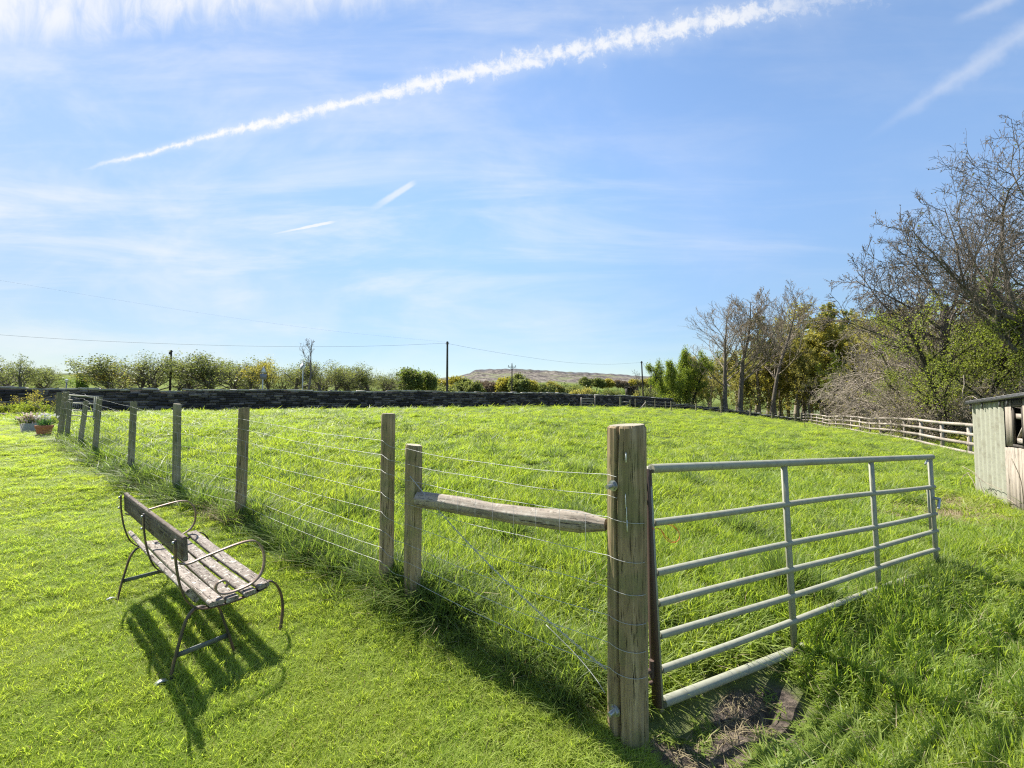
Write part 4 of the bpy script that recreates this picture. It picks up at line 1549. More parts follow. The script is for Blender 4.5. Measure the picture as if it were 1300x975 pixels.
for k, (px, py0, dep) in enumerate(((334, 466, 41), (384.7, 461.5, 41))):
    p = at(px, py0, dep)
    zg = h1(p[0], p[1])
    sg = thing('road_sign', ['triangular warning sign over a plate on a pale post, seen edge on', 'round white sign with a black diagonal stripe on a pale post'][k], 'road sign', (p[0], p[1], zg), rz=0.0)
    hh = p[2] - zg
    mb = MB()
    mb.tube([(0, 0, -0.3), (0, 0, hh + (0.3 if k else 0.0) - 0.1)], 0.055, 10)
    o = mb.build('signpost', M['pole_grey'], sg)
    if k:
        mb = MB()
        R_ = 0.36
        rot = Matrix.Rotation(math.radians(-22), 3, 'Z')
        a = np.arange(28) / 28 * 2 * math.pi
        V = np.concatenate([np.stack([R_ * np.cos(a), np.full(28, -0.075), R_ * np.sin(a)], 1), np.stack([R_ * np.cos(a), np.full(28, -0.06), R_ * np.sin(a)], 1)])
        j = np.arange(28)
        mb.add((V @ np.array(rot).T) + [0, 0, hh - 0.36], [np.array([np.arange(28)[::-1], np.arange(28) + 28][0:2]), np.stack([j, (j + 1) % 28, (j + 1) % 28 + 28, j + 28], 1)])
        dsk = mb.build('sign_plate', M['sign_white'], sg)
        mb = MB()
        q = np.array([[-.27, -.081, -.20], [-.20, -.081, -.27], [.27, -.081, .20], [.20, -.081, .27]])
        q = np.concatenate([q, q + [0, 0.004, 0]])
        mb.add((q @ np.array(rot).T) + [0, 0, hh - 0.36], [[[0, 1, 2, 3], [7, 6, 5, 4], [0, 4, 5, 1], [1, 5, 6, 2], [2, 6, 7, 3], [3, 7, 4, 0]]])
        mb.build('stripe', M['sign_dark'], dsk)
    else:
        rot = np.array(Matrix.Rotation(math.radians(74), 3, 'Z'))

        def plate(pts2, y0, y1):
            mb_ = MB()
            n_ = len(pts2)
            q_ = np.concatenate([[(x_, y0, z_) for x_, z_ in pts2], [(x_, y1, z_) for x_, z_ in pts2]])
            j_ = np.arange(n_)
            mb_.add((q_ @ rot.T) + [0, 0, hh], [np.array([j_, j_[::-1] + n_]), np.stack([j_, j_ + n_, (j_ + 1) % n_ + n_, (j_ + 1) % n_], 1)])
            return mb_
        tri_ = plate([(-0.42, -0.62), (0.42, -0.62), (0.0, 0.1)], -0.075, -0.06).build('sign_plate', M['sign_grey'], sg)
        plate([(-0.30, -0.55), (0.30, -0.55), (0.0, -0.04)], -0.081, -0.0755).build('sign_face', M['sign_white'], tri_)
        plate([(-0.38, -1.25), (0.38, -1.25), (0.38, -0.70), (-0.38, -0.70)], -0.075, -0.06).build('supplementary_plate', M['sign_grey'], sg)

# white-capped post just behind the wall by the bed
p = at(84.5, 484.5, 24)
zg = h1(p[0], p[1])
lp = thing('garden_lamp', 'small white-topped lamp post peeping over the wall near the flower pot', 'lamp', (p[0], p[1], zg))
mb = MB()
mb.tube([(0, 0, -0.2), (0, 0, p[2] - zg - 0.05)], 0.03, 8)
mb.build('post', M['sign_grey'], lp)
mb = MB()
mb.lathe([(0.02, -0.05), (0.05, -0.02), (0.07, 0.08), (0.10, 0.09), (0.04, 0.15), (0.0, 0.16)], 14, (0, 0, p[2] - zg))
mb.build('lamp_head', M['sign_white'], lp)

# dark open-fronted shelter on the far pasture
p = at(802, 499, 120)
fs_ = thing('field_shelter', 'tiny dark open-fronted shelter on the pasture beyond the wall', 'shelter', (p[0], p[1], p[2] - 0.6))
mb = MB()
for xx in (-1.5, -0.5, 0.5, 1.5):
    mb.box((xx, -0.7, 1.2), (0.18, 0.18, 2.6))
mb.box((0, 0.9, 1.2), (3.2, 0.12, 2.6))
mb.box((-1.6, 0.1, 1.2), (0.12, 1.6, 2.6))
mb.box((1.6, 0.1, 1.2), (0.12, 1.6, 2.6))
mb.build('wall', M['plank_dark'], fs_)
mb = MB()
mb.bar((-1.9, 0, 2.4), (1.9, 0, 2.7), 2.4, 0.12)
mb.build('roof', M['plank_dark'], fs_)

# ------------------------------------------------------------------ trees
def grow(seed, lv, base=((0, 0, 0),), dirs=((0, 0, 1),)):
    """lv[0] grows the stems, every later level sprouts from the one before; returns (points, radii) per level"""
    rg = np.random.default_rng(seed)
    out = []
    P0 = np.array(base, float)
    D0 = np.array(dirs, float)
    D0 /= np.linalg.norm(D0, axis=1, keepdims=True)
    l0 = lv[0]
    L0 = np.array([l0['len'] * rg.uniform(.85, 1.1) for _ in P0]) if len(P0) > 1 else np.array([l0['len']])
    R0 = np.full(len(P0), l0['r'])
    for k, s in enumerate(lv):
        if k:
            Pp, Rp = out[-1][0], out[-1][1]
            B, n1 = Pp.shape[:2]
            c = s['n']
            idx = np.repeat(np.arange(B), c)
            t_ = s['t'][0] + (s['t'][1] - s['t'][0]) * ((np.tile(np.arange(c), B) + rg.uniform(0, 1, B * c)) / c)
            f = np.clip(t_, 0, 1) * (n1 - 1)
            i0 = np.minimum(f.astype(int), n1 - 2)
            fr = (f - i0)[:, None]
            P0 = Pp[idx, i0] * (1 - fr) + Pp[idx, i0 + 1] * fr
            T = Pp[idx, i0 + 1] - Pp[idx, i0]
            T /= np.maximum(np.linalg.norm(T, axis=1, keepdims=True), 1e-9)
            rv = rg.normal(size=T.shape)
            rv[:, 2] *= s.get('flat', 1.0)
            Nn = rv - (rv * T).sum(1, keepdims=True) * T
            Nn /= np.maximum(np.linalg.norm(Nn, axis=1, keepdims=True), 1e-9)
            ang = np.radians(rg.uniform(s['ang'][0], s['ang'][1], len(T)))[:, None]
            D0 = T * np.cos(ang) + Nn * np.sin(ang)
            plen = np.linalg.norm(np.diff(Pp, axis=1), axis=2).sum(1)[idx]
            L0 = plen * rg.uniform(s['len'][0], s['len'][1], len(T)) * (1 - s.get('apical', 0.4) * (t_ - s['t'][0]) / max(1e-6, s['t'][1] - s['t'][0]))
            Rl = Rp[idx, i0] * (1 - fr[:, 0]) + Rp[idx, i0 + 1] * fr[:, 0]
            R0 = np.maximum(Rl * s.get('rr', 0.6), s.get('rmin', 0.004))
        n = s['seg']
        B = len(P0)
        P = np.zeros((B, n + 1, 3))
        P[:, 0] = P0
        D = D0.copy()
        st = (L0 / n)[:, None]
        for q in range(n):
            D = D + rg.normal(size=D.shape) * s['wob'] + np.array(s.get('pull', (0, 0, 0))) / n
            D[:, 2] += s.get('up', 0) / n
            D /= np.maximum(np.linalg.norm(D, axis=1, keepdims=True), 1e-9)
            P[:, q + 1] = P[:, q] + D * st
        tp = np.linspace(0, 1, n + 1)[None, :]
        R = R0[:, None] * (1 - (1 - s.get('tip', 0.3)) * tp)
        if k == 0 and s.get('flare'):
            R[:, 0] *= s['flare']
        out.append((P, np.maximum(R, s.get('rmin', 0.003) * 0.6)))
    return out


def tubes(mb, P, R, k):
    B, n1 = P.shape[:2]
    T = np.gradient(P, axis=1)
    T /= np.maximum(np.linalg.norm(T, axis=2, keepdims=True), 1e-9)
    S = np.cross(np.array([0.31, 0.57, 0.76]), T)
    S /= np.maximum(np.linalg.norm(S, axis=2, keepdims=True), 1e-6)
    U_ = np.cross(T, S)
    a = np.arange(k) / k * 2 * math.pi
    V = P[:, :, None, :] + (S[:, :, None, :] * np.cos(a)[None, None, :, None] + U_[:, :, None, :] * np.sin(a)[None, None, :, None]) * R[:, :, None, None]
    b_ = (np.arange(B) * n1 * k)[:, None, None]
    i = (np.arange(n1 - 1) * k)[None, :, None]
    j = np.arange(k)[None, None, :]
    j2 = (j + 1) % k
    f = np.stack([b_ + i + j, b_ + i + j2, b_ + i + k + j2, b_ + i + k + j], -1).reshape(-1, 4)
    mb.add(V.reshape(-1, 3), [f])


def leaf_cloud(rg, C, size, aspect=0.6, droop=0.0):
    """diamond leaves centred at C with random facing; returns verts, quads"""
    n = len(C)
    a = rg.normal(size=(n, 3))
    a /= np.linalg.norm(a, axis=1, keepdims=True)
    b_ = rg.normal(size=(n, 3))
    b_ -= (a * b_).sum(1, keepdims=True) * a
    b_ /= np.maximum(np.linalg.norm(b_, axis=1, keepdims=True), 1e-9)
    s = (size * rg.uniform(0.55, 1.3, n))[:, None]
    c = np.cross(a, b_)
    V = np.stack([C - a * s, C - b_ * s * aspect + c * s * 0.15, C + a * s, C + b_ * s * aspect + c * s * 0.15], 1)
    f = np.arange(n * 4).reshape(n, 4)
    return V.reshape(-1, 3), f


def leaf_points(rg, levels, which, per, sigma, tmin=0.2):
    pts = []
    for w_ in which:
        P = levels[w_][0]
        B, n1 = P.shape[:2]
        m_ = int(B * per)
        if m_ < 1:
            continue
        ib = rg.integers(0, B, m_)
        f = rg.uniform(tmin, 1, m_) * (n1 - 1)
        i0 = np.minimum(f.astype(int), n1 - 2)
        fr = (f - i0)[:, None]
        pts.append(P[ib, i0] * (1 - fr) + P[ib, i0 + 1] * fr + rg.normal(size=(m_, 3)) * sigma)
    return np.concatenate(pts) if pts else np.zeros((0, 3))


def bark_mat(name, c0, c1, sc_=6.0):
    m, t, b, out = mat(name)
    tc = t.new('ShaderNodeTexCoord').outputs['Object']
    n = t.noise(t.mapping(tc, (3, 3, 0.6)), sc_, 6, 0.7)
    c = t.mix(t.sstep(n, 0.3, 0.7), c0, c1)
    n2 = t.noise(tc, 1.2, 4, 0.6)
    c = t.mix(t.m('MULTIPLY', t.sstep(n2, 0.5, 0.75), 0.5), c, (0.10, 0.115, 0.05))
    t.l.new(c, b.inputs['Base Color'])
    b.inputs['Roughness'].default_value = 0.95
    b.inputs['Specular IOR Level'].default_value = 0.15
    bump(t, b, n, 0.8, 0.03)
    return m


BK = {'grey': bark_mat('grey_bark', (0.075, 0.063, 0.052), (0.22, 0.19, 0.16)), 'dark': bark_mat('dark_wet_bark', (0.020, 0.017, 0.013), (0.055, 0.047, 0.036)),
      'pale': bark_mat('pale_twig_bark', (0.20, 0.165, 0.125), (0.40, 0.345, 0.275)), 'brown': bark_mat('brown_twig_bark', (0.17, 0.14, 0.105), (0.35, 0.295, 0.225)), 'birch': bark_mat('whitish_birch_bark', (0.22, 0.2, 0.18), (0.5, 0.47, 0.43))}
LF = {'spring': leaf_mat('spring_oak_leaves', (0.13, 0.16, 0.06), (0.235, 0.255, 0.105), 0.46, tcol=(1.4, 1.4, 0.8)),
      'lime': leaf_mat('fresh_lime_leaves', (0.17, 0.205, 0.04), (0.30, 0.32, 0.08), 0.45),
      'yellow': leaf_mat('yellow_green_bud_leaves', (0.27, 0.26, 0.06), (0.40, 0.36, 0.09), 0.45, tcol=(1.4, 1.35, 0.7)),
      'olive': leaf_mat('olive_bud_leaves', (0.23, 0.235, 0.07), (0.41, 0.39, 0.135), 0.48, tcol=(1.4, 1.3, 0.75)),
      'dark': leaf_mat('dark_evergreen_needles', (0.06, 0.085, 0.03), (0.13, 0.15, 0.055), 0.3),
      'bud': leaf_mat('brown_buds', (0.17, 0.13, 0.09), (0.30, 0.235, 0.165), 0.25, tcol=(1.2, 1.1, 0.9)),
      'green': leaf_mat('mid_green_leaves', (0.085, 0.125, 0.035), (0.175, 0.225, 0.06), 0.42)}
BASE0 = ((0, 0, -0.3),)


def make_tree(name, seed, lv, bark, leaf=None, per=0, sig=0.1, size=0.1, which=(-1,), sides=(10, 6, 4, 3, 3), base=BASE0, dirs=((0, 0, 1),), ntrunk=2, extra=None, aspect=0.6, tmin=0.2, twig=None):
    """returns (trunk mesh, crown mesh)"""
    L = grow(seed, lv, base, dirs)
    rg = np.random.default_rng(seed + 999)
    tb = MB()
    for k in range(min(ntrunk, len(L))):
        tubes(tb, L[k][0], L[k][1], sides[k])
    ot = tb.build('trunk', BK[bark])
    cb = MB()
    for k in range(ntrunk, len(L)):
        tubes(cb, L[k][0], L[k][1], sides[k])
    tones = [rg.uniform(0, 1, cb.n)]
    mats = [BK[twig or bark]]
    jobs = [(leaf, per, sig, size, which)] if leaf else []
    if extra:
        jobs += extra
    for (lf, pr, sg, sz_, wh) in jobs:
        C = leaf_points(rg, L, [w_ if w_ >= 0 else len(L) + w_ for w_ in wh], pr, sg, tmin)
        V, f = leaf_cloud(rg, C, sz_, aspect)
        mats.append(LF[lf])
        cb.cur = len(mats) - 1
        cb.add(V, [f])
        tones.append(np.repeat(rg.uniform(0, 1, len(C)), 4))
    oc = cb.build('crown', mats)
    a = oc.data.attributes.new('tone', 'FLOAT', 'POINT')
    a.data.foreach_set('value', np.concatenate(tones).astype(np.float32))
    mt, mc = ot.data, oc.data
    mt.polygons.foreach_set('use_smooth', np.ones(len(mt.polygons), bool))
    bpy.data.objects.remove(ot)
    bpy.data.objects.remove(oc)
    return mt, mc


def plant_tree(name, label, cat, meshes, loc, rz=0.0, scale=1.0, group=None):
    root = thing(name, label, cat, loc, group, rz)
    root.scale = scale if isinstance(scale, tuple) else (scale,) * 3
    for nm, me_ in zip(('trunk', 'crown'), meshes):
        o = bpy.data.objects.new(nm, me_)
        COL.objects.link(o)
        o.parent = root
    return root


_TH = {}


def th(meshes):
    """real height of a tree's meshes (98th percentile of its crown, so stray twigs do not count)"""
    me_ = meshes[1]
    if me_.name not in _TH:
        co = np.empty(len(me_.vertices) * 3, np.float32)
        me_.vertices.foreach_get('co', co)
        _TH[me_.name] = float(np.percentile(co[2::3], 99.3))
    return _TH[me_.name]


def where(px, Y, zoff=0.0):
    x = (px - 650) / F_PX * Y
    z = h1(x, Y) if math.hypot(x, Y) < 130 else far_h(x, Y)
    return (x, Y, z + zoff)


# spec pieces -------------------------------------------------------
def sp_oak(h, r):
    return [dict(len=h * .62, r=r, seg=6, wob=.08, tip=.5, flare=1.5),
            dict(n=9, t=(.62, 1.0), ang=(15, 62), len=(.55, .85), seg=7, wob=.17, up=.35, rr=.55, tip=.15, apical=.1),
            dict(n=8, t=(.25, 1.0), ang=(25, 65), len=(.40, .65), seg=5, wob=.2, up=.2, rr=.55, tip=.35),
            dict(n=6, t=(.2, 1.0), ang=(25, 60), len=(.40, .7), seg=4, wob=.2, up=.1, rr=.6, tip=.4)]


# -- row of field oaks behind the wall
oaks = []
for k in range(5):
    lv = sp_oak(7.6, 0.24)
    oaks.append(make_tree('oak', 100 + k, lv, 'grey', 'spring' if k != 3 else 'yellow', 2.8 if k != 4 else 1.0, 0.22, 0.09, (-1, -1, -2), ntrunk=2, sides=(8, 5, 4, 3)))
shrubs = []
for k in range(3):
    lv = [dict(len=1.2, r=.06, seg=3, wob=.15, tip=.6), dict(n=9, t=(.2, 1), ang=(20, 70), len=(.7, 1.2), seg=4, wob=.2, up=.2, rr=.6), dict(n=7, t=(.2, 1), ang=(25, 70), len=(.4, .7), seg=3, wob=.25, rr=.6)]
    shrubs.append(make_tree('shrub', 130 + k, lv, 'brown', ('spring', 'spring', 'olive')[k], 16, 0.16, 0.08, (-1, -1, -2), base=((0, 0, -.2), (.5, .2, -.2), (-.5, -.1, -.2), (.1, .5, -.2)), dirs=((0, 0, 1), (.3, .1, 1), (-.3, 0, 1), (0, .3, 1)), ntrunk=1, sides=(5, 4, 3)))

ROW = [  # px, row of the crown top, depth, kind, label
    (3, 455, 50, 0, 'olive oak at the far left edge of the view behind the wall'), (35, 453, 46, 1, 'broad spreading oak behind the wall above the flower bed'), (66, 468, 58, 2, 'small ragged tree at the right shoulder of the broad oak above the bed'),
    (140, 462, 66, 3, 'low pale bushy tree at the left end of the long tree row'), (156, 455, 66, 2, 'second tree from the left end of the long tree row, leaning left'), (178, 449, 70, 0, 'tall oak just left of the wooden pole with the bracket'),
    (203, 448, 72, 4, 'thin bare-looking tree directly left of the bracketed pole'), (234, 451, 74, 1, 'see-through oak just right of the bracketed pole'), (258, 450, 75, 0, 'round-topped oak two trees right of the bracketed pole'),
    (281, 454, 76, 2, 'narrow oak three trees right of the bracketed pole'), (302, 456, 77, 4, 'thinly leafed oak left of the edge-on warning sign'), (319, 456, 77, 1, 'oak directly left of the edge-on warning sign'),
    (345, 456, 76, 3, 'yellowish oak just right of the edge-on warning sign'), (371, 459, 78, 2, 'oak directly left of the striped round sign'), (405, 459, 78, 4, 'thin oak just right of the tall bare tree'),
    (424, 461, 80, 0, 'oak two trees right of the tall bare tree'), (443, 461, 82, 4, 'bare-looking oak three trees right of the tall bare tree'), (459, 463, 84, 1, 'slender oak four trees right of the tall bare tree'),
    (474, 466, 86, 2, 'greyish oak two trees left of the round green oak'), (490, 469, 86, 4, 'small tree just left of the round green oak')]
rgt = np.random.default_rng(5)
for (px, top, dep, kind, lab) in ROW:
    loc = where(px, dep)
    hh = at(px, top, dep)[2] - loc[2]
    s = hh / th(oaks[kind])
    w_ = s * rgt.uniform(1.2, 1.7) if dep > 60 else s * 1.3
    plant_tree('oak_tree', lab, 'tree', oaks[kind], loc, rgt.uniform(0, 6.28), (w_, w_, s), 'field trees in the row behind the wall')
for k, (px, top) in enumerate(((147, 464), (167, 459), (190, 456), (219, 457), (246, 458), (270, 459), (291, 461), (310, 460), (332, 461), (357, 462), (383, 465), (396, 466), (414, 465), (433, 466), (451, 468), (466, 470), (482, 473), (503, 478), (20, 463), (52, 466))):
    loc = where(px, 94 if px > 100 else 66)
    s = (at(px, top, loc[1])[2] - loc[2]) / th(oaks[(4, 4, 2)[k % 3]])
    plant_tree('oak_tree', 'paler oak of the second rank, seen through gaps in the tree row behind the wall', 'tree', oaks[(4, 4, 2)[k % 3]], loc, 0.7 + k * 1.9, (s * 1.25, s * 1.25, s), 'second rank of field trees behind the wall')
# the round green one and its neighbour
rnd = make_tree('oak', 160, sp_oak(6, 0.26), 'grey', 'spring', 9, 0.30, 0.14, (-1, -1, -2), ntrunk=2, sides=(8, 5, 4, 3), extra=[('green', 6, .3, .14, (-1, -2))])
for (px, top, dep, w_, lab) in ((524, 470, 88, 1.25, 'round dense green oak standing alone left of the tall telegraph pole'), (546, 474, 90, 0.9, 'small round green tree touching the dense green oak')):
    loc = where(px, dep)
    s = (at(px, top, dep)[2] - loc[2]) / th(rnd)
    plant_tree('oak_tree', lab, 'tree', rnd, loc, 1.0, (s * w_, s * w_, s), 'field trees in the row behind the wall')
# hedge shrubs under the row
SH = [(12, 60, 490), (52, 55, 486), (78, 62, 487), (97, 80, 488), (150, 62, 482), (168, 64, 482), (192, 66, 481), (215, 66, 482), (243, 68, 483), (268, 70, 484), (290, 70, 483), (311, 72, 484), (333, 72, 483), (352, 72, 481), (364, 70, 480), (380, 72, 482), (398, 74, 484), (418, 76, 485), (436, 76, 486), (455, 78, 486), (478, 80, 487), (500, 84, 484), (512, 84, 488), (538, 84, 488), (556, 86, 489)]
for k, (px, dep, top) in enumerate(SH):
    loc = where(px, dep, -0.1)
    s = max(0.4, (at(px, top, dep)[2] - loc[2]) / th(shrubs[k % 3]))
    plant_tree('hedge_shrub', 'leafy shrub in the hedge along the feet of the row of oaks', 'shrub', shrubs[k % 3], loc, rgt.uniform(0, 6.28), (s * 0.6, s * 0.6, s * 0.34), 'hedge shrubs under the row of oaks')

# the tall bare tree
tb_ = make_tree('bare', 170, [dict(len=9.5, r=.17, seg=9, wob=.05, tip=.15, flare=1.3), dict(n=13, t=(.30, .98), ang=(25, 55), len=(.22, .36), seg=5, wob=.12, up=.55, rr=.42, tip=.3, apical=.55),
                              dict(n=6, t=(.2, 1), ang=(20, 50), len=(.3, .55), seg=4, wob=.15, up=.3, rr=.6, rmin=.018), dict(n=3, t=(.3, 1), ang=(20, 50), len=(.4, .6), seg=3, wob=.2, rr=.7, rmin=.014)], 'grey', 'bud', 1.0, .05, .05, ntrunk=1, sides=(8, 5, 3, 3))
loc = where(389.5, 64)
s = (at(390, 426, 64)[2] - loc[2]) / th(tb_)
plant_tree('bare_tree', 'tall bare leafless tree rising above the row beside the striped round sign', 'tree', tb_, loc, 0.4, (s * 1.0, s * 1.0, s))

# -- round trees between the tall pole and the green bush, below the moor
MID = [(563, 483, 130, 3, 'pale round tree right at the foot of the tall telegraph pole'), (578, 480, 140, 3, 'pale yellowish tree just right of the tall telegraph pole'), (590, 482, 135, 1, 'pale yellow tree second to the right of the tall pole'), (601, 485, 132, 0, 'small green tree between the tall pole and the power pole'),
       (614, 485, 138, 4, 'brownish bare tree midway between the tall pole and the power pole'), (625, 486, 138, 4, 'second brownish bare tree, left of the pale tree by the power pole'), (637, 481, 136, 3, 'pale tree directly left of the power pole'), (658, 476.5, 134, 1, 'largest pale green tree, right behind the power pole'),
       (678, 484, 138, 3, 'yellowish tree right of the largest pale green tree'), (690, 489, 145, 0, 'low green tree third to the right of the power pole'), (701, 486, 150, 2, 'ragged tree left of the pale farmyard patch'), (713, 491, 152, 1, 'low tree at the right end of the trees below the moor')]
midm = []
for k in range(5):
    midm.append(make_tree('oak', 180 + k, sp_oak(6.5, 0.26), 'brown' if k == 4 else 'grey', ('spring', 'spring', 'olive', 'yellow', 'bud')[k], (13, 14, 12, 12, 9)[k], 0.34, 0.22, (-1, -1, -2), ntrunk=1, sides=(7, 5, 4, 3)))
for (px, top, dep, kind, lab) in MID:
    x = (px - 650) / F_PX * dep
    z = min(-0.5, far_h(x, dep))
    s = (at(px, top, dep)[2] - z) / th(midm[kind])
    plant_tree('oak_tree', lab, 'tree', midm[kind], (x, dep, z), rgt.uniform(0, 6.28), (s * 1.02, s * 1.02, s), 'pale trees below the moor')
FARR = [(742.5, 479.5, 1, 'round pale tree at the left of the far pasture'), (757, 481, 0, 'second round tree from the left on the far pasture'), (771, 481.5, 3, 'third round tree from the left on the far pasture'), (784, 483, 4, 'fainter greyish tree in the middle of the far pasture'),
        (793, 484.5, 4, 'lowest greyish tree just left of the far shelter'), (807, 482, 3, 'pale tree right above the far dark shelter'), (822, 481.5, 2, 'far tree just right of the leaning pole'), (832, 482, 0, 'far grey-green tree left of the bright green bush'), (843, 483, 2, 'far tree half behind the bright green bush')]
for (px, top, kind, lab) in FARR:
    dep = 330
    x = (px - 650) / F_PX * dep
    z = far_h(x, dep) - 0.6
    s = (at(px, top, dep)[2] - z) / th(midm[kind])
    plant_tree('round_tree', lab, 'tree', midm[kind], (x, dep, z), rgt.uniform(0, 6.28), (s * 1.15, s * 1.15, s), 'far trees on the pasture edge')
for (px, dep, top, k) in ((731, 150, 492, 0), (741, 130, 494, 2), (766, 130, 495.5, 1), (776, 150, 497, 0), (822, 110, 495, 2), (830, 100, 494, 0), (838, 110, 496, 2), (560, 110, 491, 1), (722, 190, 489, 0)):
    x = (px - 650) / F_PX * dep
    z = -0.3
    s = (at(px, top, dep)[2] - z) / th(shrubs[k])
    plant_tree('pasture_shrub', 'low scrubby shrub on the rough pasture beyond the wall', 'shrub', shrubs[k], (x, dep, z), px, (s * 1.1, s * 1.1, s), 'scrub on the pasture beyond the wall')
for (px, dep, top, k, lab) in ((815, 86, 470, 0, 'thin spindly sapling left of the leaning pole'), (826, 84, 471, 1, 'thin spindly sapling right of the leaning pole')):
    loc = where(px, dep)
    s = (at(px, top, dep)[2] - loc[2]) / th(tb_)
    plant_tree('sapling', lab, 'tree', tb_, loc, 2.0 + k, (s * 0.7, s * 0.7, s))

# dark hedge lines and a far wood on the pasture
hb = MB()
rg = np.random.default_rng(66)
C = []
for (x0, x1, dep, hgt) in ((700, 850, 285, 3.0), (690, 760, 240, 1.6), (60, 135, 600, 14), (96, 112, 420, 16)):
    n = 1500
    px = rg.uniform(x0, x1, n)
    d_ = dep + rg.normal(0, 2.0, n)
    x = (px - 650) / F_PX * d_
    zb = np.array([far_h(a, b_) for a, b_ in zip(x, d_)])
    C.append(np.stack([x, d_, zb + rg.uniform(0, 1, n) ** 0.8 * hgt * (0.8 + 0.2 * np.sin(px * 1.9))], 1))
V, f = leaf_cloud(rg, np.concatenate(C), 0.9)
hb.add(V, [f])
o = hb.build('far_hedges', LF['green'])
a = o.data.attributes.new('tone', 'FLOAT', 'POINT')
a.data.foreach_set('value', rg.uniform(0, 1, len(o.data.vertices)).astype(np.float32))
tag(o, 'dark far hedges and plantations on the distant farmland', 'hedge', None, 'stuff')

# -- the wood on the right ------------------------------------------------
ash = [dict(len=13, r=.21, seg=10, wob=.05, tip=.10, flare=1.35), dict(n=20, t=(.30, .97), ang=(20, 50), len=(.32, .55), seg=7, wob=.09, up=.65, rr=.42, tip=.3, apical=.6),
       dict(n=11, t=(.2, 1), ang=(20, 48), len=(.28, .50), seg=5, wob=.13, up=.5, rr=.55, tip=.2, rmin=.018), dict(n=6, t=(.2, 1), ang=(20, 50), len=(.35, .6), seg=3, wob=.15, up=.3, rr=.65, rmin=.014)]
ash_m = [make_tree('ash', 200 + k, ash, 'grey', 'bud', 0.8, .06, .05, ntrunk=1, sides=(8, 5, 3, 3), twig='brown') for k in range(3)]
TALL = [(920, 521, 386, 53, 0, 1.75, 'tall leafless ash leaning left with a fan of twigs, first of the wood'), (940.5, 524, 373, 54, 1, 1.5, 'tall leafless ash with a forked trunk, second bare ash of the wood'),
        (977, 531, 366, 56, 2, 1.25, 'tallest slim bare tree, its forked top above the pointed evergreen'), (990, 530, 398, 60, 0, 0.6, 'slim straight bare tree between the tallest tree and the black oak'),
        (1090, 528, 420, 50, 1, 0.7, 'slim grey tree rising right of the black-trunked oak'), (1095, 528, 394, 78, 2, 0.9, 'bare treetop standing out behind the yellow-green tree')]
for (px, bot, top, dep, k, w_, lab) in TALL:
    loc = where(px, dep, -0.2)
    s = (at(px, top, dep)[2] - loc[2]) / th(ash_m[k])
    plant_tree('bare_tree', lab, 'tree', ash_m[k], loc, (1.2, 4.0, 0.2, 2.2, 5.0, 3.3)[TALL.index((px, bot, top, dep, k, w_, lab))], (s * w_, s * w_, s), 'bare trees of the wood')

con = [dict(len=11, r=.2, seg=8, wob=.025, tip=.08), dict(n=75, t=(.10, .99), ang=(62, 95), len=(.20, .36), seg=4, wob=.12, up=.15, rr=.25, tip=.3, apical=.80, rmin=.02), dict(n=9, t=(.15, 1), ang=(30, 70), len=(.18, .34), seg=2, wob=.15, up=-.1, rr=.5, rmin=.012)]
con_m = [make_tree('conifer', 220, con, 'brown', 'olive', 3.6, .12, .10, (-1, -1, -2), ntrunk=1, sides=(7, 3, 3), extra=[('dark', 3.2, .10, .10, (-1, -2))]),
         make_tree('conifer', 221, con, 'brown', 'olive', 3.2, .18, .10, (-1, -2), ntrunk=1, sides=(7, 3, 3), extra=[('yellow', 3.0, .18, .10, (-1, -2))])]
bud = [dict(len=8.0, r=.2, seg=8, wob=.06, tip=.3, flare=1.3), dict(n=18, t=(.22, 1.0), ang=(25, 60), len=(.38, .62), seg=6, wob=.14, up=.45, rr=.45, tip=.3, apical=.45), dict(n=9, t=(.2, 1), ang=(25, 60), len=(.30, .55), seg=4, wob=.18, up=.25, rr=.55, rmin=.015),
       dict(n=5, t=(.2, 1), ang=(25, 60), len=(.35, .6), seg=3, wob=.2, rr=.65, rmin=.011)]
bud_m = [make_tree('budding', 230 + k, bud, 'brown', ('olive', 'yellow', 'olive', 'lime')[k], (8, 12, 4, 6)[k], .10, .085, (-1, -1, -2), ntrunk=1, sides=(7, 4, 3, 3)) for k in range(4)]
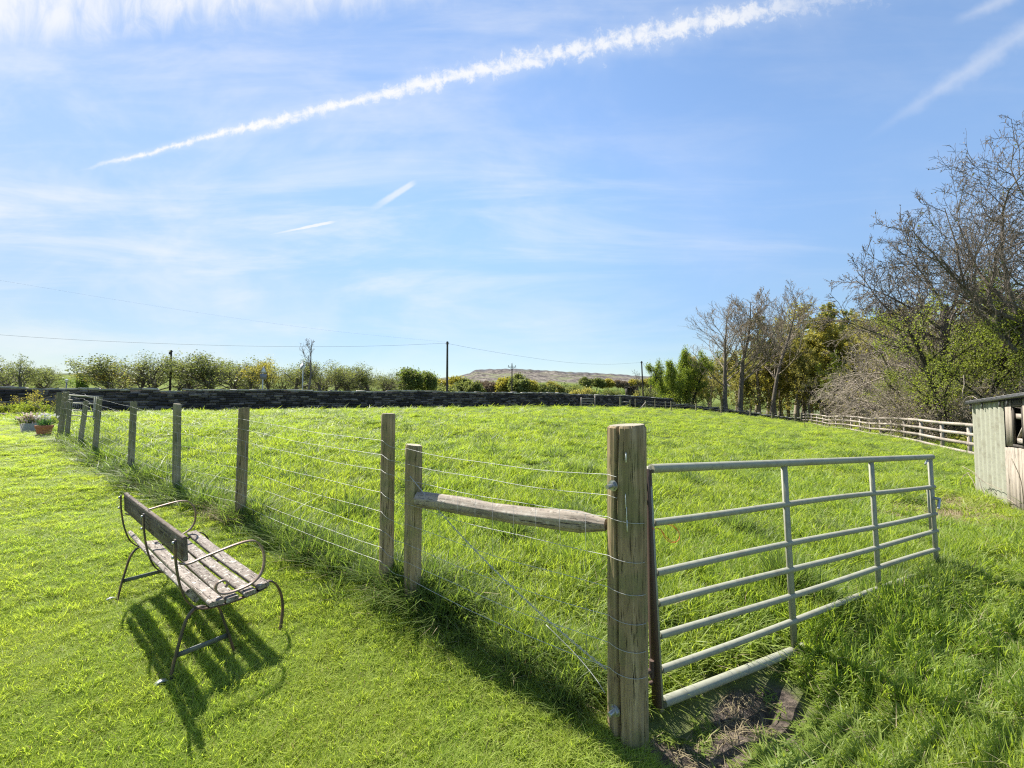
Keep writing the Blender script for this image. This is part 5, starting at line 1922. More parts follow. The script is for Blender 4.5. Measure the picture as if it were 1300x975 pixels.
WOOD = [  # px, top row, depth, mesh, width, name, label
    (963, 401, 59, con_m[0], 1.0, 'conifer', 'pointed olive evergreen behind the second and tallest bare trees'),
    (935, 450, 62, bud_m[0], 1.0, 'budding_tree', 'olive budding tree low between the two leaning bare ashes'),
    (903, 462, 60, bud_m[2], 1.0, 'budding_tree', 'brownish budding tree left of the first bare ash'),
    (950, 436, 66, bud_m[3], 0.9, 'budding_tree', 'greenish budding tree behind the forked bare ash'),
    (1000, 404, 62, con_m[1], 0.9, 'conifer', 'narrow dark evergreen right of the tallest bare tree'),
    (1021, 388, 63, con_m[1], 1.15, 'conifer', 'tallest olive evergreen in the middle of the wood'),
    (1043, 391, 66, con_m[0], 1.0, 'conifer', 'second olive evergreen, above the black-trunked oak'),
    (1062, 405, 64, bud_m[0], 0.9, 'budding_tree', 'olive budding tree between the evergreens and the yellow-green tree'),
    (1074, 404, 60, bud_m[1], 1.0, 'budding_tree', 'bright yellow-green budding tree left of the grey twiggy thicket'),
    (1085, 396, 72, con_m[0], 0.8, 'conifer', 'small evergreen top behind the yellow-green tree'),
    (1108, 412, 58, bud_m[2], 1.0, 'budding_tree', 'brown budding tree behind the right part of the paddock fence'),
    (985, 432, 58, bud_m[1], 0.8, 'budding_tree', 'pale budding tree below the narrow dark evergreen'),
    (1012, 440, 56, bud_m[0], 0.8, 'budding_tree', 'olive budding tree left of the black-trunked oak'),
    (1066, 450, 52, bud_m[3], 0.9, 'budding_tree', 'low greenish budding tree right of the black-trunked oak'),
    (1112, 398, 62, bud_m[1], 1.0, 'budding_tree', 'yellowish budding tree where the wood dips before the grey twiggy trees'),
    (1030, 432, 55, bud_m[1], 0.8, 'budding_tree', 'low yellow-green budding tree left behind the black-trunked oak'),
    (1128, 400, 48, bud_m[2], 1.0, 'budding_tree', 'dull brown budding tree above the middle of the paddock fence'),
    (1150, 385, 46, bud_m[2], 0.7, 'budding_tree', 'tall brown twiggy tree at the left flank of the big grey tree')]
for k, (px, top, dep, me_, w_, nm, lab) in enumerate(WOOD):
    loc = where(px, dep, -0.2)
    s = (at(px, top, dep)[2] - loc[2]) / th(me_)
    plant_tree(nm, lab, 'tree', me_, loc, k * 1.7, (s * w_, s * w_, s), 'trees of the wood on the right')

boak = make_tree('oak', 250, [dict(len=3.6, r=.34, seg=5, wob=.06, tip=.8, flare=1.35), dict(n=6, t=(.55, 1.0), ang=(35, 75), len=(.95, 1.6), seg=7, wob=.2, up=.35, rr=.6, tip=.3, apical=.0), dict(n=7, t=(.25, 1), ang=(25, 65), len=(.4, .65), seg=5, wob=.22, up=.15, rr=.5, rmin=.02),
                              dict(n=5, t=(.2, 1), ang=(25, 65), len=(.4, .65), seg=4, wob=.2, rr=.55, rmin=.014), dict(n=4, t=(.2, 1), ang=(25, 65), len=(.4, .65), seg=3, wob=.2, rr=.6, rmin=.01)], 'dark', 'olive', 1.1, .08, .07, ntrunk=3, sides=(9, 6, 5, 3, 3), twig='brown')
loc = where(1048, 50, -0.2)
s = (at(1048, 438, 50)[2] - loc[2]) / th(boak)
plant_tree('oak_tree', 'black-trunked crooked oak standing right behind the far end of the paddock fence', 'tree', boak, loc, 2.6, s)

# bright green bush left of the wood
gb = [dict(len=4.2, r=.11, seg=5, wob=.08, tip=.4), dict(n=12, t=(.08, 1), ang=(25, 65), len=(.40, .62), seg=5, wob=.14, up=.35, rr=.5, apical=.5), dict(n=9, t=(.15, 1), ang=(25, 65), len=(.3, .5), seg=3, wob=.2, up=.1, rr=.6), dict(n=4, t=(.2, 1), ang=(25, 65), len=(.4, .6), seg=2, wob=.2, rr=.6)]
gbm = make_tree('bush', 260, gb, 'dark', 'lime', 6.5, .15, .055, (-1, -1, -2), base=((0, 0, -.3), (.9, .3, -.3), (-1.0, -.2, -.3), (.2, .8, -.3), (-.3, -.7, -.3)), dirs=((0, 0, 1), (.22, .1, 1), (-.26, 0, 1), (0, .2, 1), (-.1, -.2, 1)), ntrunk=1, sides=(6, 4, 3, 3), extra=[('green', 8, .12, .055, (-1, -2))])
loc = where(864, 54.5, -0.2)
s = (at(864, 448, 54.5)[2] - loc[2]) / th(gbm)
plant_tree('hawthorn_bush', 'big bright green leafy bush at the left end of the wood', 'bush', gbm, loc, 2.4, (s * 0.68, s * 0.68, s))
loc = where(884, 56, -0.2)
s = (at(884, 455, 56)[2] - loc[2]) / th(bud_m[2])
plant_tree('budding_tree', 'brown twiggy tree pressed against the right side of the bright green bush', 'tree', bud_m[2], loc, 3.0, (s, s, s), 'trees of the wood on the right')

# big bare oak behind the shed
big = [dict(len=5.4, r=.36, seg=6, wob=.06, tip=.5, flare=1.4, pull=(-.1, 0, 0)), dict(n=12, t=(.50, 1.0), ang=(14, 60), len=(.95, 1.5), seg=9, wob=.17, up=.42, rr=.5, tip=.07, apical=.0, rmin=.03), dict(n=11, t=(.2, 1), ang=(28, 65), len=(.32, .58), seg=6, wob=.2, up=.25, rr=.5, tip=.12, rmin=.016),
       dict(n=8, t=(.15, 1), ang=(28, 65), len=(.32, .58), seg=4, wob=.22, up=.2, rr=.55, rmin=.011), dict(n=6, t=(.15, 1), ang=(28, 62), len=(.36, .64), seg=3, wob=.22, up=.2, rr=.6, rmin=.009)]
bigm = make_tree('oak', 273, big, 'grey', 'bud', 0.9, .03, .036, ntrunk=2, sides=(12, 7, 5, 3, 3), twig='grey', extra=[('spring', 0.10, .1, .06, (-2,))])
loc = where(1302, 17.5, -0.3)
s = (at(1300, 166, 17.5)[2] - loc[2]) / th(bigm)
plant_tree('oak_tree', 'big spreading leafless oak towering over the shed at the right edge', 'tree', bigm, loc, 0.9, (s * 0.66, s * 0.72, s))
# grey twiggy tree left of it
tw = [dict(len=5.0, r=.24, seg=6, wob=.09, tip=.4, flare=1.3, pull=(-.15, 0, 0)), dict(n=17, t=(.18, 1.0), ang=(28, 75), len=(.62, 1.0), seg=8, wob=.13, up=.40, rr=.45, tip=.08, apical=.1, rmin=.022), dict(n=15, t=(.15, 1), ang=(22, 58), len=(.30, .55), seg=5, wob=.16, up=.16, rr=.5, rmin=.014),
      dict(n=9, t=(.15, 1), ang=(22, 58), len=(.32, .55), seg=3, wob=.18, up=.05, rr=.6, rmin=.011), dict(n=4, t=(.2, 1), ang=(22, 55), len=(.35, .6), seg=2, wob=.2, rr=.7, rmin=.008)]
twm = make_tree('thorn', 280, tw, 'grey', 'bud', 0.5, .03, .03, ntrunk=2, sides=(9, 5, 3, 3, 3), twig='grey')
loc = where(1204, 24, -0.3)
s = (at(1190, 283, 24)[2] - loc[2]) / th(twm)
plant_tree('twiggy_tree', 'dense grey twiggy leafless tree left of the big oak', 'tree', twm, loc, 2.1, (s * 0.78, s * 0.78, s))
# pale drooping brush in front of it
br = [dict(len=3.0, r=.07, seg=6, wob=.14, tip=.3, up=-.25), dict(n=14, t=(.1, 1), ang=(20, 65), len=(.45, .8), seg=6, wob=.15, up=-.35, rr=.5, rmin=.010), dict(n=9, t=(.1, 1), ang=(20, 60), len=(.35, .6), seg=4, wob=.18, up=-.3, rr=.6, rmin=.007), dict(n=3, t=(.2, 1), ang=(20, 60), len=(.4, .6), seg=2, wob=.2, up=-.2, rr=.7, rmin=.006)]
rgb = np.random.default_rng(12)
bs = [(rgb.uniform(-.8, .8), rgb.uniform(-.6, .6), -.2) for _ in range(10)]
bd = [(b_[0] * .9 + rgb.normal() * .35, b_[1] * .9 + rgb.normal() * .35, 1) for b_ in bs]
brm = [make_tree('brush', 290 + k, br, 'pale', 'olive', 0.25, .05, .035, ntrunk=1, sides=(6, 4, 3, 3), base=bs, dirs=bd) for k in range(2)]
BR = [(1120, 478, 38, 0, 'pale thorny thicket over the left half of the paddock fence'), (1146, 425, 34, 1, 'tall pale bare thicket left of the grey twiggy tree'), (1170, 445, 30, 0, 'pale drooping thicket right behind the middle of the paddock fence'), (1200, 470, 25, 1, 'low pale brush behind the paddock fence next to the shed'),
      (1222, 478, 20, 0, 'pale bare brush at the left back corner of the shed'), (1256, 480, 19.5, 1, 'bare brush peeping over the shed roof'), (1172, 398, 29, 1, 'tall pale bare thicket under the grey twiggy tree'), (1288, 470, 19, 0, 'bare brush behind the shed at the right edge'), (1092, 500, 47, 1, 'low pale thicket behind the far part of the paddock fence')]
for k, (px, top, dep, kk, lab) in enumerate(BR):
    loc = where(px, dep, -0.1)
    s = max(0.4, (at(px, top, dep)[2] - loc[2]) / th(brm[kk]))
    w_ = s if s < 1.2 else s * 0.85
    plant_tree('thicket', lab, 'shrub', brm[kk], loc, k * 1.3, (w_, w_, s), 'bare thickets behind the paddock fence')
# green hawthorns between
hwm = make_tree('bush', 262, gb, 'dark', 'lime', 4.5, .10, .028, (-1, -1, -2), base=((0, 0, -.3), (.7, .3, -.3), (-.8, -.2, -.3)), dirs=((0, 0, 1), (.3, .1, 1), (-.35, 0, 1)), ntrunk=1, sides=(6, 4, 3, 3), extra=[('spring', 3.0, .10, .028, (-1, -2))])
for (px, top, dep, w_, lab) in ((1252, 384, 18.6, 0.95, 'fresh green hawthorn between the grey twiggy tree and the big oak'), (1216, 440, 20.5, 0.9, 'lower fresh green hawthorn above the left end of the shed'), (1296, 345, 20, 0.75, 'fresh green ivied growth beside the trunk of the big oak')):
    loc = where(px, dep, -0.2)
    s = (at(px, top, dep)[2] - loc[2]) / th(hwm)
    plant_tree('hawthorn_bush', lab, 'bush', hwm, loc, px * .1, (s * w_, s * w_, s))

# wood behind: one mass
wood = MB()
rg = np.random.default_rng(91)
tones = []
srcs = []
for k in range(3):
    L = grow(300 + k, bud, BASE0)
    tm = MB()
    for q in range(4):
        tubes(tm, L[q][0], L[q][1] * 1.2, (5, 3, 3, 3)[q])
    nb = tm.n
    C = leaf_points(rg, L, [3, 2], 2.2, .16, .2)
    V, f = leaf_cloud(rg, C, 0.13)
    srcs.append((np.concatenate(tm.v), np.concatenate([a_ for a_, _ in tm.f[4]]), V, f, np.percentile(V[:, 2], 99)))
for (px, dep, top) in [(880, 72, 455), (900, 76, 452), (918, 70, 446), (940, 78, 440), (958, 72, 434), (975, 80, 425), (992, 74, 420), (1010, 82, 412), (1030, 76, 415), (1050, 84, 408), (1068, 76, 414), (1088, 84, 405), (1106, 72, 412), (1126, 66, 408), (1148, 60, 405), (1170, 52, 400), (1195, 46, 395), (1222, 40, 392), (1250, 36, 388), (1285, 34, 385), (1320, 32, 380), (1120, 44, 450), (1150, 38, 452), (1182, 33, 448), (1210, 29, 446), (1245, 26, 442), (1280, 25, 440), (1320, 24, 430), (1360, 26, 400), (1400, 28, 380)]:
    v1, f1, v2, f2, hh = srcs[rg.integers(0, 3)]
    loc = np.array(where(px, dep, -0.3))
    s = (at(px, top, dep)[2] - loc[2]) / hh
    an = rg.uniform(0, 6.28)
    R = np.array([[math.cos(an), -math.sin(an), 0], [math.sin(an), math.cos(an), 0], [0, 0, 1]]) * np.array([s * 1.1, s * 1.1, s])[:, None]
    wood.cur = 0
    wood.add(v1 @ R.T + loc, [f1])
    wood.cur = 1 + int(rg.integers(0, 2))
    wood.add(v2 @ R.T + loc, [f2])
o = wood.build('wood', [BK['brown'], LF['spring'], LF['olive']])
a = o.data.attributes.new('tone', 'FLOAT', 'POINT')
a.data.foreach_set('value', rg.uniform(0, 1, len(o.data.vertices)).astype(np.float32))
tag(o, 'mass of brown and olive trees filling the back of the wood', 'wood', None, 'stuff')

def fence_x(y):
    return np.interp(y, [0, 12.4, 14.6, 20.4, 27, 38.2, 51, 60], [12, 15.2, 16.5, 20, 24, 30, 36.2, 42])


# undergrowth below the wood
ug = MB()
C, C2 = [], []
for (x0, x1, d0, d1, n, hh) in ((865, 1010, 55, 70, 26000, 0.5), (1000, 1130, 40, 60, 9000, 1.3), (1080, 1240, 22, 40, 20000, 0.8), (1200, 1330, 15.5, 26, 14000, 0.7), (880, 1000, 66, 84, 6000, 2.6)):
    px = rg.uniform(x0, x1, n)
    d_ = rg.uniform(d0, d1, n)
    x = (px - 650) / F_PX * d_
    lim = np.ones(n, bool)
    lim &= (x > fence_x(d_) + 1.3) | (d_ > 54.5)
    x, d_ = x[lim], d_[lim]
    clump = 0.35 + 0.65 * np.clip(np.sin(x * 1.3 + 2 * np.sin(d_ * .7)) * .5 + .5, 0, 1)
    C.append(np.stack([x, d_, H(x, d_) + rg.uniform(-.05, 1, len(x)) ** 1.0 * hh * clump], 1))
C = np.concatenate(C)
V, f = leaf_cloud(rg, C, 0.085)
sel = rg.uniform(0, 1, len(f)) < 0.6
ug.add(V, [f[sel]])
ug.cur = 1
ug.f[4].append((f[~sel], 1))
o = ug.build('undergrowth', [LF['lime'], LF['olive']])
a = o.data.attributes.new('tone', 'FLOAT', 'POINT')
a.data.foreach_set('value', rg.uniform(0, 1, len(o.data.vertices)).astype(np.float32))
tag(o, 'low green and brown undergrowth below the trees of the wood', 'undergrowth', None, 'stuff')

# bramble stems arching over the shed end
bm = thing('bramble', 'bare arching bramble stems in front of and over the left end of the shed', 'bramble', (8.6, 7.3, -0.24))
org = np.array(bm.location)
mb = MB()
for pts in ([(1222, 628, 7.5), (1220, 610, 7.4), (1232, 600, 7.2), (1250, 612, 7.0), (1272, 622, 6.5)], [(1234, 622, 7.3), (1243, 634, 7.0), (1236, 612, 7.2), (1228, 600, 7.4)], [(1255, 632, 6.8), (1247, 622, 6.9), (1240, 603, 7.0), (1222, 592, 7.3)],
            [(1300, 640, 5.7), (1296, 610, 5.7), (1288, 590, 5.75), (1284, 582, 5.8)], [(1262, 634, 6.6), (1276, 632, 6.3), (1290, 640, 6.0)]):
    mb.tube(catmull([at(*p) for p in pts], 6) - org, 0.005, 5)
for pts in ([(1223, 520, 8.9), (1224, 508, 8.7), (1232, 503, 8.5), (1240, 506, 8.3), (1243, 511, 8.2)], [(1226, 520, 8.9), (1222, 500, 8.8), (1224, 488, 8.9), (1223, 476, 9.0)]):
    mb.tube(catmull([at(*p) for p in pts], 6) - org, 0.006, 5)
mb.build('stems', BK['pale'], bm)

# ------------------------------------------------------------------ garden plants
def spray(root, name, seed, n, h, w, width, matr, tone=True, spread=0.5, c=(0, 0, 0), rx=0.1, ry=0.1):
    """upright strap leaves"""
    V, f3, f4, tn = blades(np.random.default_rng(seed), n, 1.0, h, w, width, spread)
    V[:, 0] = V[:, 0]
    mb = MB()
    mb.add(V * 1.0 + np.array(c), [f4, f3])
    o = mb.build(name, matr, root)
    a_ = o.data.attributes.new('tone', 'FLOAT', 'POINT')
    a_.data.foreach_set('value', tn.astype(np.float32))
    return o


def blades(rg, n, radius, h, curve, width, lean=0.35, dead=0.0, segs=3, rad2=None):
    """grass blades; returns verts, tris, quads, tone"""
    a = rg.uniform(0, 6.28, n)
    rr_ = radius * np.sqrt(rg.uniform(0, 1, n))
    bx, by = rr_ * np.cos(a), rr_ * np.sin(a)
    hd = a * 0.35 + rg.uniform(0, 6.28, n)
    hh = rg.uniform(h[0], h[1], n)
    ln = np.abs(rg.normal(0, lean, n))
    cv = np.abs(rg.normal(curve, curve * 0.6, n))
    wd = width * rg.uniform(0.65, 1.3, n)
    s = np.linspace(0, 1, segs + 1)
    dx, dy = np.cos(hd), np.sin(hd)
    tw = rg.uniform(-0.9, 0.9, n)
    sx, sy = -np.sin(hd + tw), np.cos(hd + tw)
    prof = np.array([0.75, 1.0, 0.72, 0.0]) if segs == 3 else np.linspace(1, 0, segs + 1)
    V = []
    for k in range(segs + 1):
        o_ = hh * (ln * s[k] + cv * s[k] ** 2)
        z = hh * (s[k] - 0.38 * cv * s[k] ** 2.2) - 0.01 * (k == 0)
        cx, cy = bx + dx * o_, by + dy * o_
        if k < segs:
            w_ = wd * prof[k] / 2
            V.append(np.stack([cx - sx * w_, cy - sy * w_, z], 1))
            V.append(np.stack([cx + sx * w_, cy + sy * w_, z], 1))
        else:
            V.append(np.stack([cx, cy, z], 1))
    nv = 2 * segs + 1
    V = np.stack(V, 1).reshape(-1, 3)
    b_ = np.arange(n) * nv
    f4 = np.concatenate([np.stack([b_ + 2 * k, b_ + 2 * k + 1, b_ + 2 * k + 3, b_ + 2 * k + 2], 1) for k in range(segs - 1)])
    f3 = np.stack([b_ + 2 * segs - 2, b_ + 2 * segs - 1, b_ + 2 * segs], 1)
    tone = np.repeat(rg.uniform(0, 1, n), nv)
    return V, f3, f4, tone


m_narc = leaf_mat('blue_green_narcissus_leaf', (0.07, 0.14, 0.06), (0.14, 0.22, 0.08), 0.35, tcol=(1.2, 1.5, 0.8))
m_petal = leaf_mat('white_petals', (0.75, 0.74, 0.70), (0.82, 0.80, 0.72), 0.3, tcol=(1, 1, 1))
m_pink = leaf_mat('pink_white_petals', (0.72, 0.55, 0.52), (0.80, 0.76, 0.70), 0.3, tcol=(1, 1, 1))
rg = np.random.default_rng(44)
na = thing('narcissus', 'white narcissus with blue green leaves growing in the terracotta pot', 'flowers', (pp[0], pp[1], pot_z + 0.19))
V, f3, f4, tn = blades(rg, 170, 0.15, (0.14, 0.30), 0.25, 0.012, 0.35)
mb = MB()
mb.add(V, [f4, f3])
o = mb.build('leaves', m_narc, na)
a = o.data.attributes.new('tone', 'FLOAT', 'POINT')
a.data.foreach_set('value', tn.astype(np.float32))
C = np.stack([rg.normal(0, .11, 26), rg.normal(0, .09, 26), rg.uniform(.20, .33, 26)], 1)
C = np.repeat(C, 7, 0) + rg.normal(0, .014, (26 * 7, 3))
V, f = leaf_cloud(rg, C, 0.024, 0.7)
mb = MB()
mb.add(V, [f])
mb.build('flowers', m_petal, na)
tf = thing('trough_flowers', 'mound of small pinkish white flowers filling the stone trough', 'flowers', (tp[0], tp[1], trz + 0.2))
C = np.stack([rg.normal(0, .17, 420), rg.normal(0, .10, 420), np.abs(rg.normal(.12, .07, 420))], 1)
V, f = leaf_cloud(rg, C, 0.035, 0.7)
mb = MB()
mb.add(V, [f])
mb.build('leaves', LF['spring'], tf)
C = np.stack([rg.normal(0, .17, 150), rg.normal(0, .10, 150), np.abs(rg.normal(.17, .07, 150))], 1)
V, f = leaf_cloud(rg, np.repeat(C, 4, 0) + rg.normal(0, .015, (600, 3)), 0.028, 0.7)
mb = MB()
mb.add(V, [f])
mb.build('flowers', m_pink, tf)

for o_ in (na, tf):
    o_.scale = (0.68, 0.68, 0.85)
bedsh = make_tree('bedshrub', 400, [dict(len=.5, r=.015, seg=3, wob=.15, tip=.5), dict(n=6, t=(.1, 1), ang=(20, 60), len=(.5, .9), seg=3, wob=.2, up=.2, rr=.6), dict(n=5, t=(.2, 1), ang=(25, 60), len=(.4, .7), seg=2, wob=.2, rr=.6)], 'brown', 'lime', 5, .03, .028, (-1, -1, -2),
                  base=((0, 0, -.05), (.15, .05, -.05), (-.15, 0, -.05), (.05, .15, -.05), (-.05, -.12, -.05)), dirs=((0, 0, 1), (.3, .1, 1), (-.3, 0, 1), (0, .3, 1), (0, -.3, 1)), ntrunk=1, sides=(4, 3, 3))
bedsh2 = make_tree('bedshrub', 401, [dict(len=.9, r=.02, seg=4, wob=.12, tip=.5), dict(n=7, t=(.2, 1), ang=(20, 50), len=(.3, .6), seg=3, wob=.2, up=.3, rr=.6), dict(n=4, t=(.2, 1), ang=(25, 60), len=(.4, .7), seg=2, wob=.2, rr=.6)], 'brown', 'yellow', 3, .03, .026, (-1, -2),
                   base=((0, 0, -.05), (.1, .05, -.05), (-.1, 0, -.05)), dirs=((0, 0, 1), (.25, .1, 1), (-.25, 0, 1)), ntrunk=1, sides=(4, 3, 3))
BED = [(2, 17.0, .85, 0, 'low lime green shrub at the very left of the planted bed'), (14, 17.2, .7, 0, 'low lime shrub second from the left in the bed'), (25, 17.6, .95, 0, 'bushy lime shrub in the middle of the bed'), (35, 16.9, .8, 0, 'bright green shrub behind the stone trough'), (46, 17.2, 1.0, 0, 'green shrub behind the terracotta pot'),
       (17, 19.2, .9, 1, 'yellowish twiggy shrub against the wall left in the bed'), (29, 19.3, 1.0, 1, 'taller yellowish shrub against the wall in the middle of the bed'), (49, 18.6, 1.25, 1, 'tall yellow green shrub against the wall behind the pot'), (63, 16.2, 1.05, 1, 'loose yellowish shrub just left of the far gate post'), (57, 17.5, .9, 0, 'grey green shrub between the pot and the wall'),
       (70, 11.6, .45, 0, 'small green plant at the foot of the leaning corner post'), (-15, 16.8, .8, 0, 'low shrub just outside the left edge')]
for k, (px, dep, s, kk, lab) in enumerate(BED[:-1]):
    plant_tree('garden_shrub', lab, 'shrub', (bedsh, bedsh2)[kk], where(px, dep), k * 2.1, s, 'shrubs of the planted bed')

# ------------------------------------------------------------------ grass
GM = {'lawn': leaf_mat('mown_lawn_blade', (0.22, 0.315, 0.055), (0.42, 0.475, 0.125), 0.54, 0.5, (1.55, 1.6, 0.65), patch=(1.6, 0.35, (0.40, 0.43, 0.10)), spec=0.2),
      'field': leaf_mat('lush_field_blade', (0.125, 0.21, 0.036), (0.33, 0.40, 0.10), 0.54, 0.45, (1.65, 1.65, 0.6), patch=(0.5, 0.40, (0.31, 0.35, 0.075)), spec=0.28),
      'tall': leaf_mat('dark_tuft_blade', (0.08, 0.135, 0.035), (0.22, 0.26, 0.085), 0.5, 0.45, (1.6, 1.75, 0.7), spec=0.2),
      'dead': leaf_mat('bleached_dead_blade', (0.26, 0.21, 0.12), (0.42, 0.36, 0.23), 0.35, 0.6, (1.1, 1.0, 0.8), spec=0.15)}


def tuft_mesh(seed, parts):
    """parts: (material index, n, radius, (h0,h1), curve, width, lean)"""
    rg = np.random.default_rng(seed)
    mb = MB()
    tn = []
    for (mi_, n, rad_, h, cv, wd, ln) in parts:
        if n == 0:
            continue
        V, f3, f4, t_ = blades(rg, n, rad_, h, cv, wd, ln)
        mb.cur = mi_
        mb.add(V, [f4, f3])
        tn.append(t_)
    return mb, np.concatenate(tn)


def tuft_source(name, seed, parts, mats):
    mb, tn = tuft_mesh(seed, parts)
    o = mb.build(name, mats)
    a_ = o.data.attributes.new('tone', 'FLOAT', 'POINT')
    a_.data.foreach_set('value', tn.astype(np.float32))
    o.data.polygons.foreach_set('use_smooth', np.ones(len(o.data.polygons), bool))
    COL.objects.unlink(o)
    return o


def scatter(name, label, cat, P, S, R, K, sources):
    coll = bpy.data.collections.new(name + '_kinds')
    for k, o in enumerate(sources):
        o.name = '%s_kind_%02d' % (name, k)
        coll.objects.link(o)
    n = len(P)
    me_ = bpy.data.meshes.new(name)
    me_.vertices.add(n)
    me_.vertices.foreach_set('co', np.asarray(P, np.float32).ravel())
    for nm, typ, arr, key in (('scl', 'FLOAT_VECTOR', S, 'vector'), ('rot', 'FLOAT_VECTOR', R, 'vector'), ('kind', 'INT', K, 'value')):
        at_ = me_.attributes.new(nm, typ, 'POINT')
        at_.data.foreach_set(key, np.asarray(arr, np.int32 if typ == 'INT' else np.float32).ravel())
    o = bpy.data.objects.new(name, me_)
    COL.objects.link(o)
    ng = bpy.data.node_groups.new(name + '_scatter', 'GeometryNodeTree')
    ng.interface.new_socket('Geometry', in_out='INPUT', socket_type='NodeSocketGeometry')
    ng.interface.new_socket('Geometry', in_out='OUTPUT', socket_type='NodeSocketGeometry')
    N = ng.nodes
    gi, go = N.new('NodeGroupInput'), N.new('NodeGroupOutput')
    iop = N.new('GeometryNodeInstanceOnPoints')
    ci = N.new('GeometryNodeCollectionInfo')
    ci.inputs['Collection'].default_value = coll
    ci.inputs['Separate Children'].default_value = True
    ci.inputs['Reset Children'].default_value = True

    def na_(nm, typ):
        x = N.new('GeometryNodeInputNamedAttribute')
        x.data_type = typ
        x.inputs['Name'].default_value = nm
        return [s for s in x.outputs if s.enabled][0]
    ng.links.new(gi.outputs[0], iop.inputs['Points'])
    ng.links.new(ci.outputs[0], iop.inputs['Instance'])
    iop.inputs['Pick Instance'].default_value = True
    ng.links.new(na_('kind', 'INT'), iop.inputs['Instance Index'])
    ng.links.new(na_('rot', 'FLOAT_VECTOR'), iop.inputs['Rotation'])
    ng.links.new(na_('scl', 'FLOAT_VECTOR'), iop.inputs['Scale'])
    ng.links.new(iop.outputs[0], go.inputs[0])
    md = o.modifiers.new('scatter', 'NODES')
    md.node_group = ng
    return tag(o, label, cat, None, 'stuff')


def sample(rg, n, y0, y1, u0, u1):
    y = np.exp(rg.uniform(math.log(y0), math.log(y1), n))
    u_ = rg.uniform(u0, u1, n)
    return u_ * y, y


def rots(rg, n, tilt=0.12):
    return np.stack([rg.normal(0, tilt, n), rg.normal(0, tilt, n), rg.uniform(0, 6.28, n)], 1)


def patchy(x, y, f, seed):
    r = np.random.default_rng(seed)
    v = np.zeros_like(x)
    for k in range(7):
        a_ = r.uniform(0, 6.28)
        ff = f * r.uniform(0.6, 2.2)
        v += np.sin((x * math.cos(a_) + y * math.sin(a_)) * ff + r.uniform(0, 6.28) + 1.2 * np.sin((x * math.sin(a_) - y * math.cos(a_)) * ff * 0.7))
    return v / 7 ** 0.5


rg = np.random.default_rng(2024)
# lawn
x, y = sample(rg, 44000, 0.75, 22, -2.7, 0.75)
lawn, field, verge, mud, straw, bed = zone_masks(x, y)
sd = (np.stack([x, y], -1) - GP) @ FN
ok = lawn & (bed < 0.5) & (sd < -0.03) & (rg.uniform(0, 1, len(x)) > mud * 1.05)
ok &= ~((patchy(x, y, 5.0, 3) < -1.45) & (rg.uniform(0, 1, len(x)) < 0.6))
x, y = x[ok], y[ok]
n = len(x)
pv = patchy(x, y, 3.2, 1)
s = np.maximum(1.0, (y / 2.4)) ** 0.64
hz_ = np.clip(1.0 + 0.13 * pv + rg.normal(0, .15, n), 0.5, 1.9) * np.clip(1.05 - 0.03 * y, 0.6, 1)
srcs_ = [tuft_source('t', 500 + k, [(0, 125, .064, (.024, .055), .65, .0031, .75), (1, (4, 8, 1, 12)[k], .06, (.02, .05), .7, .0028, .9)], [GM['lawn'], GM['dead']]) for k in range(4)]
kind = rg.choice(4, n, p=[.35, .25, .3, .1])
scatter('lawn_grass', 'short sunlit yellow green mown lawn around the bench', 'grass', np.stack([x, y, H(x, y)], 1), np.stack([s, s, hz_], 1), rots(rg, n, 0.15), kind, srcs_)

# field
x, y = sample(rg, 54000, 1.75, 53, -1.9, 1.9)
lawn, field, verge, mud, straw, bed = zone_masks(x, y)
sd = (np.stack([x, y], -1) - GP) @ FN
wall_ok = (y < 37.7 + 0.66 * x) & ~((x > 19.5) & (y > 51.6)) & (x < fence_x(y) + 2.0)
gdf = (np.stack([x, y], -1) - GATE_A) @ GN_
ok = field & wall_ok & (sd > 0.08) & ~((x < 1.75) & (gdf < 0.13) & (x > 0.5)) & (rg.uniform(0, 1, len(x)) > mud) & (rg.uniform(0, 1, len(x)) > straw * 0.9)
pv = patchy(x, y, 2.1, 2)
ok &= ~((pv < -1.0) & (rg.uniform(0, 1, len(x)) < 0.6))
x, y, pv = x[ok], y[ok], pv[ok]
n = len(x)
s = np.maximum(1.0, (y / 3.4)) ** 0.62
hz_ = np.clip(1.0 + 0.26 * pv + 0.22 * patchy(x, y, 6.5, 17) + rg.normal(0, .25, n), 0.35, 2.1) * np.clip(1.0 - (y - 5) * 0.02, 0.5, 1)
gdf = (np.stack([x, y], -1) - GATE_A) @ GN_
hz_ = hz_ * np.where((x < 1.8) & (x > 0.5), np.clip(0.35 + gdf * 1.3, 0.35, 1), 1.0)
srcs_ = [tuft_source('t', 519, [(2, 64, .085, (.10, .22), .45, .0078, .30)], [GM['field'], GM['dead'], GM['tall']])] + [tuft_source('t', 520 + k, [(0, 62, .092, (.05, .155), .48, .0076, .30), (1, (0, 3, 1, 6, 0)[k], .08, (.06, .16), .6, .004, .7)], [GM['field'], GM['dead']]) for k in range(5)]
kind = 1 + rg.choice(5, n, p=[.3, .15, .3, .05, .2])
pv2 = patchy(x, y, 3.6, 41)
kind = np.where((pv2 > 1.25) & (y < 22), 0, kind)
scatter('field_grass', 'lush long bright green grass of the field behind the fence', 'grass', np.stack([x, y, H(x, y)], 1), np.stack([s, s, hz_], 1), rots(rg, n, 0.2), kind, srcs_)

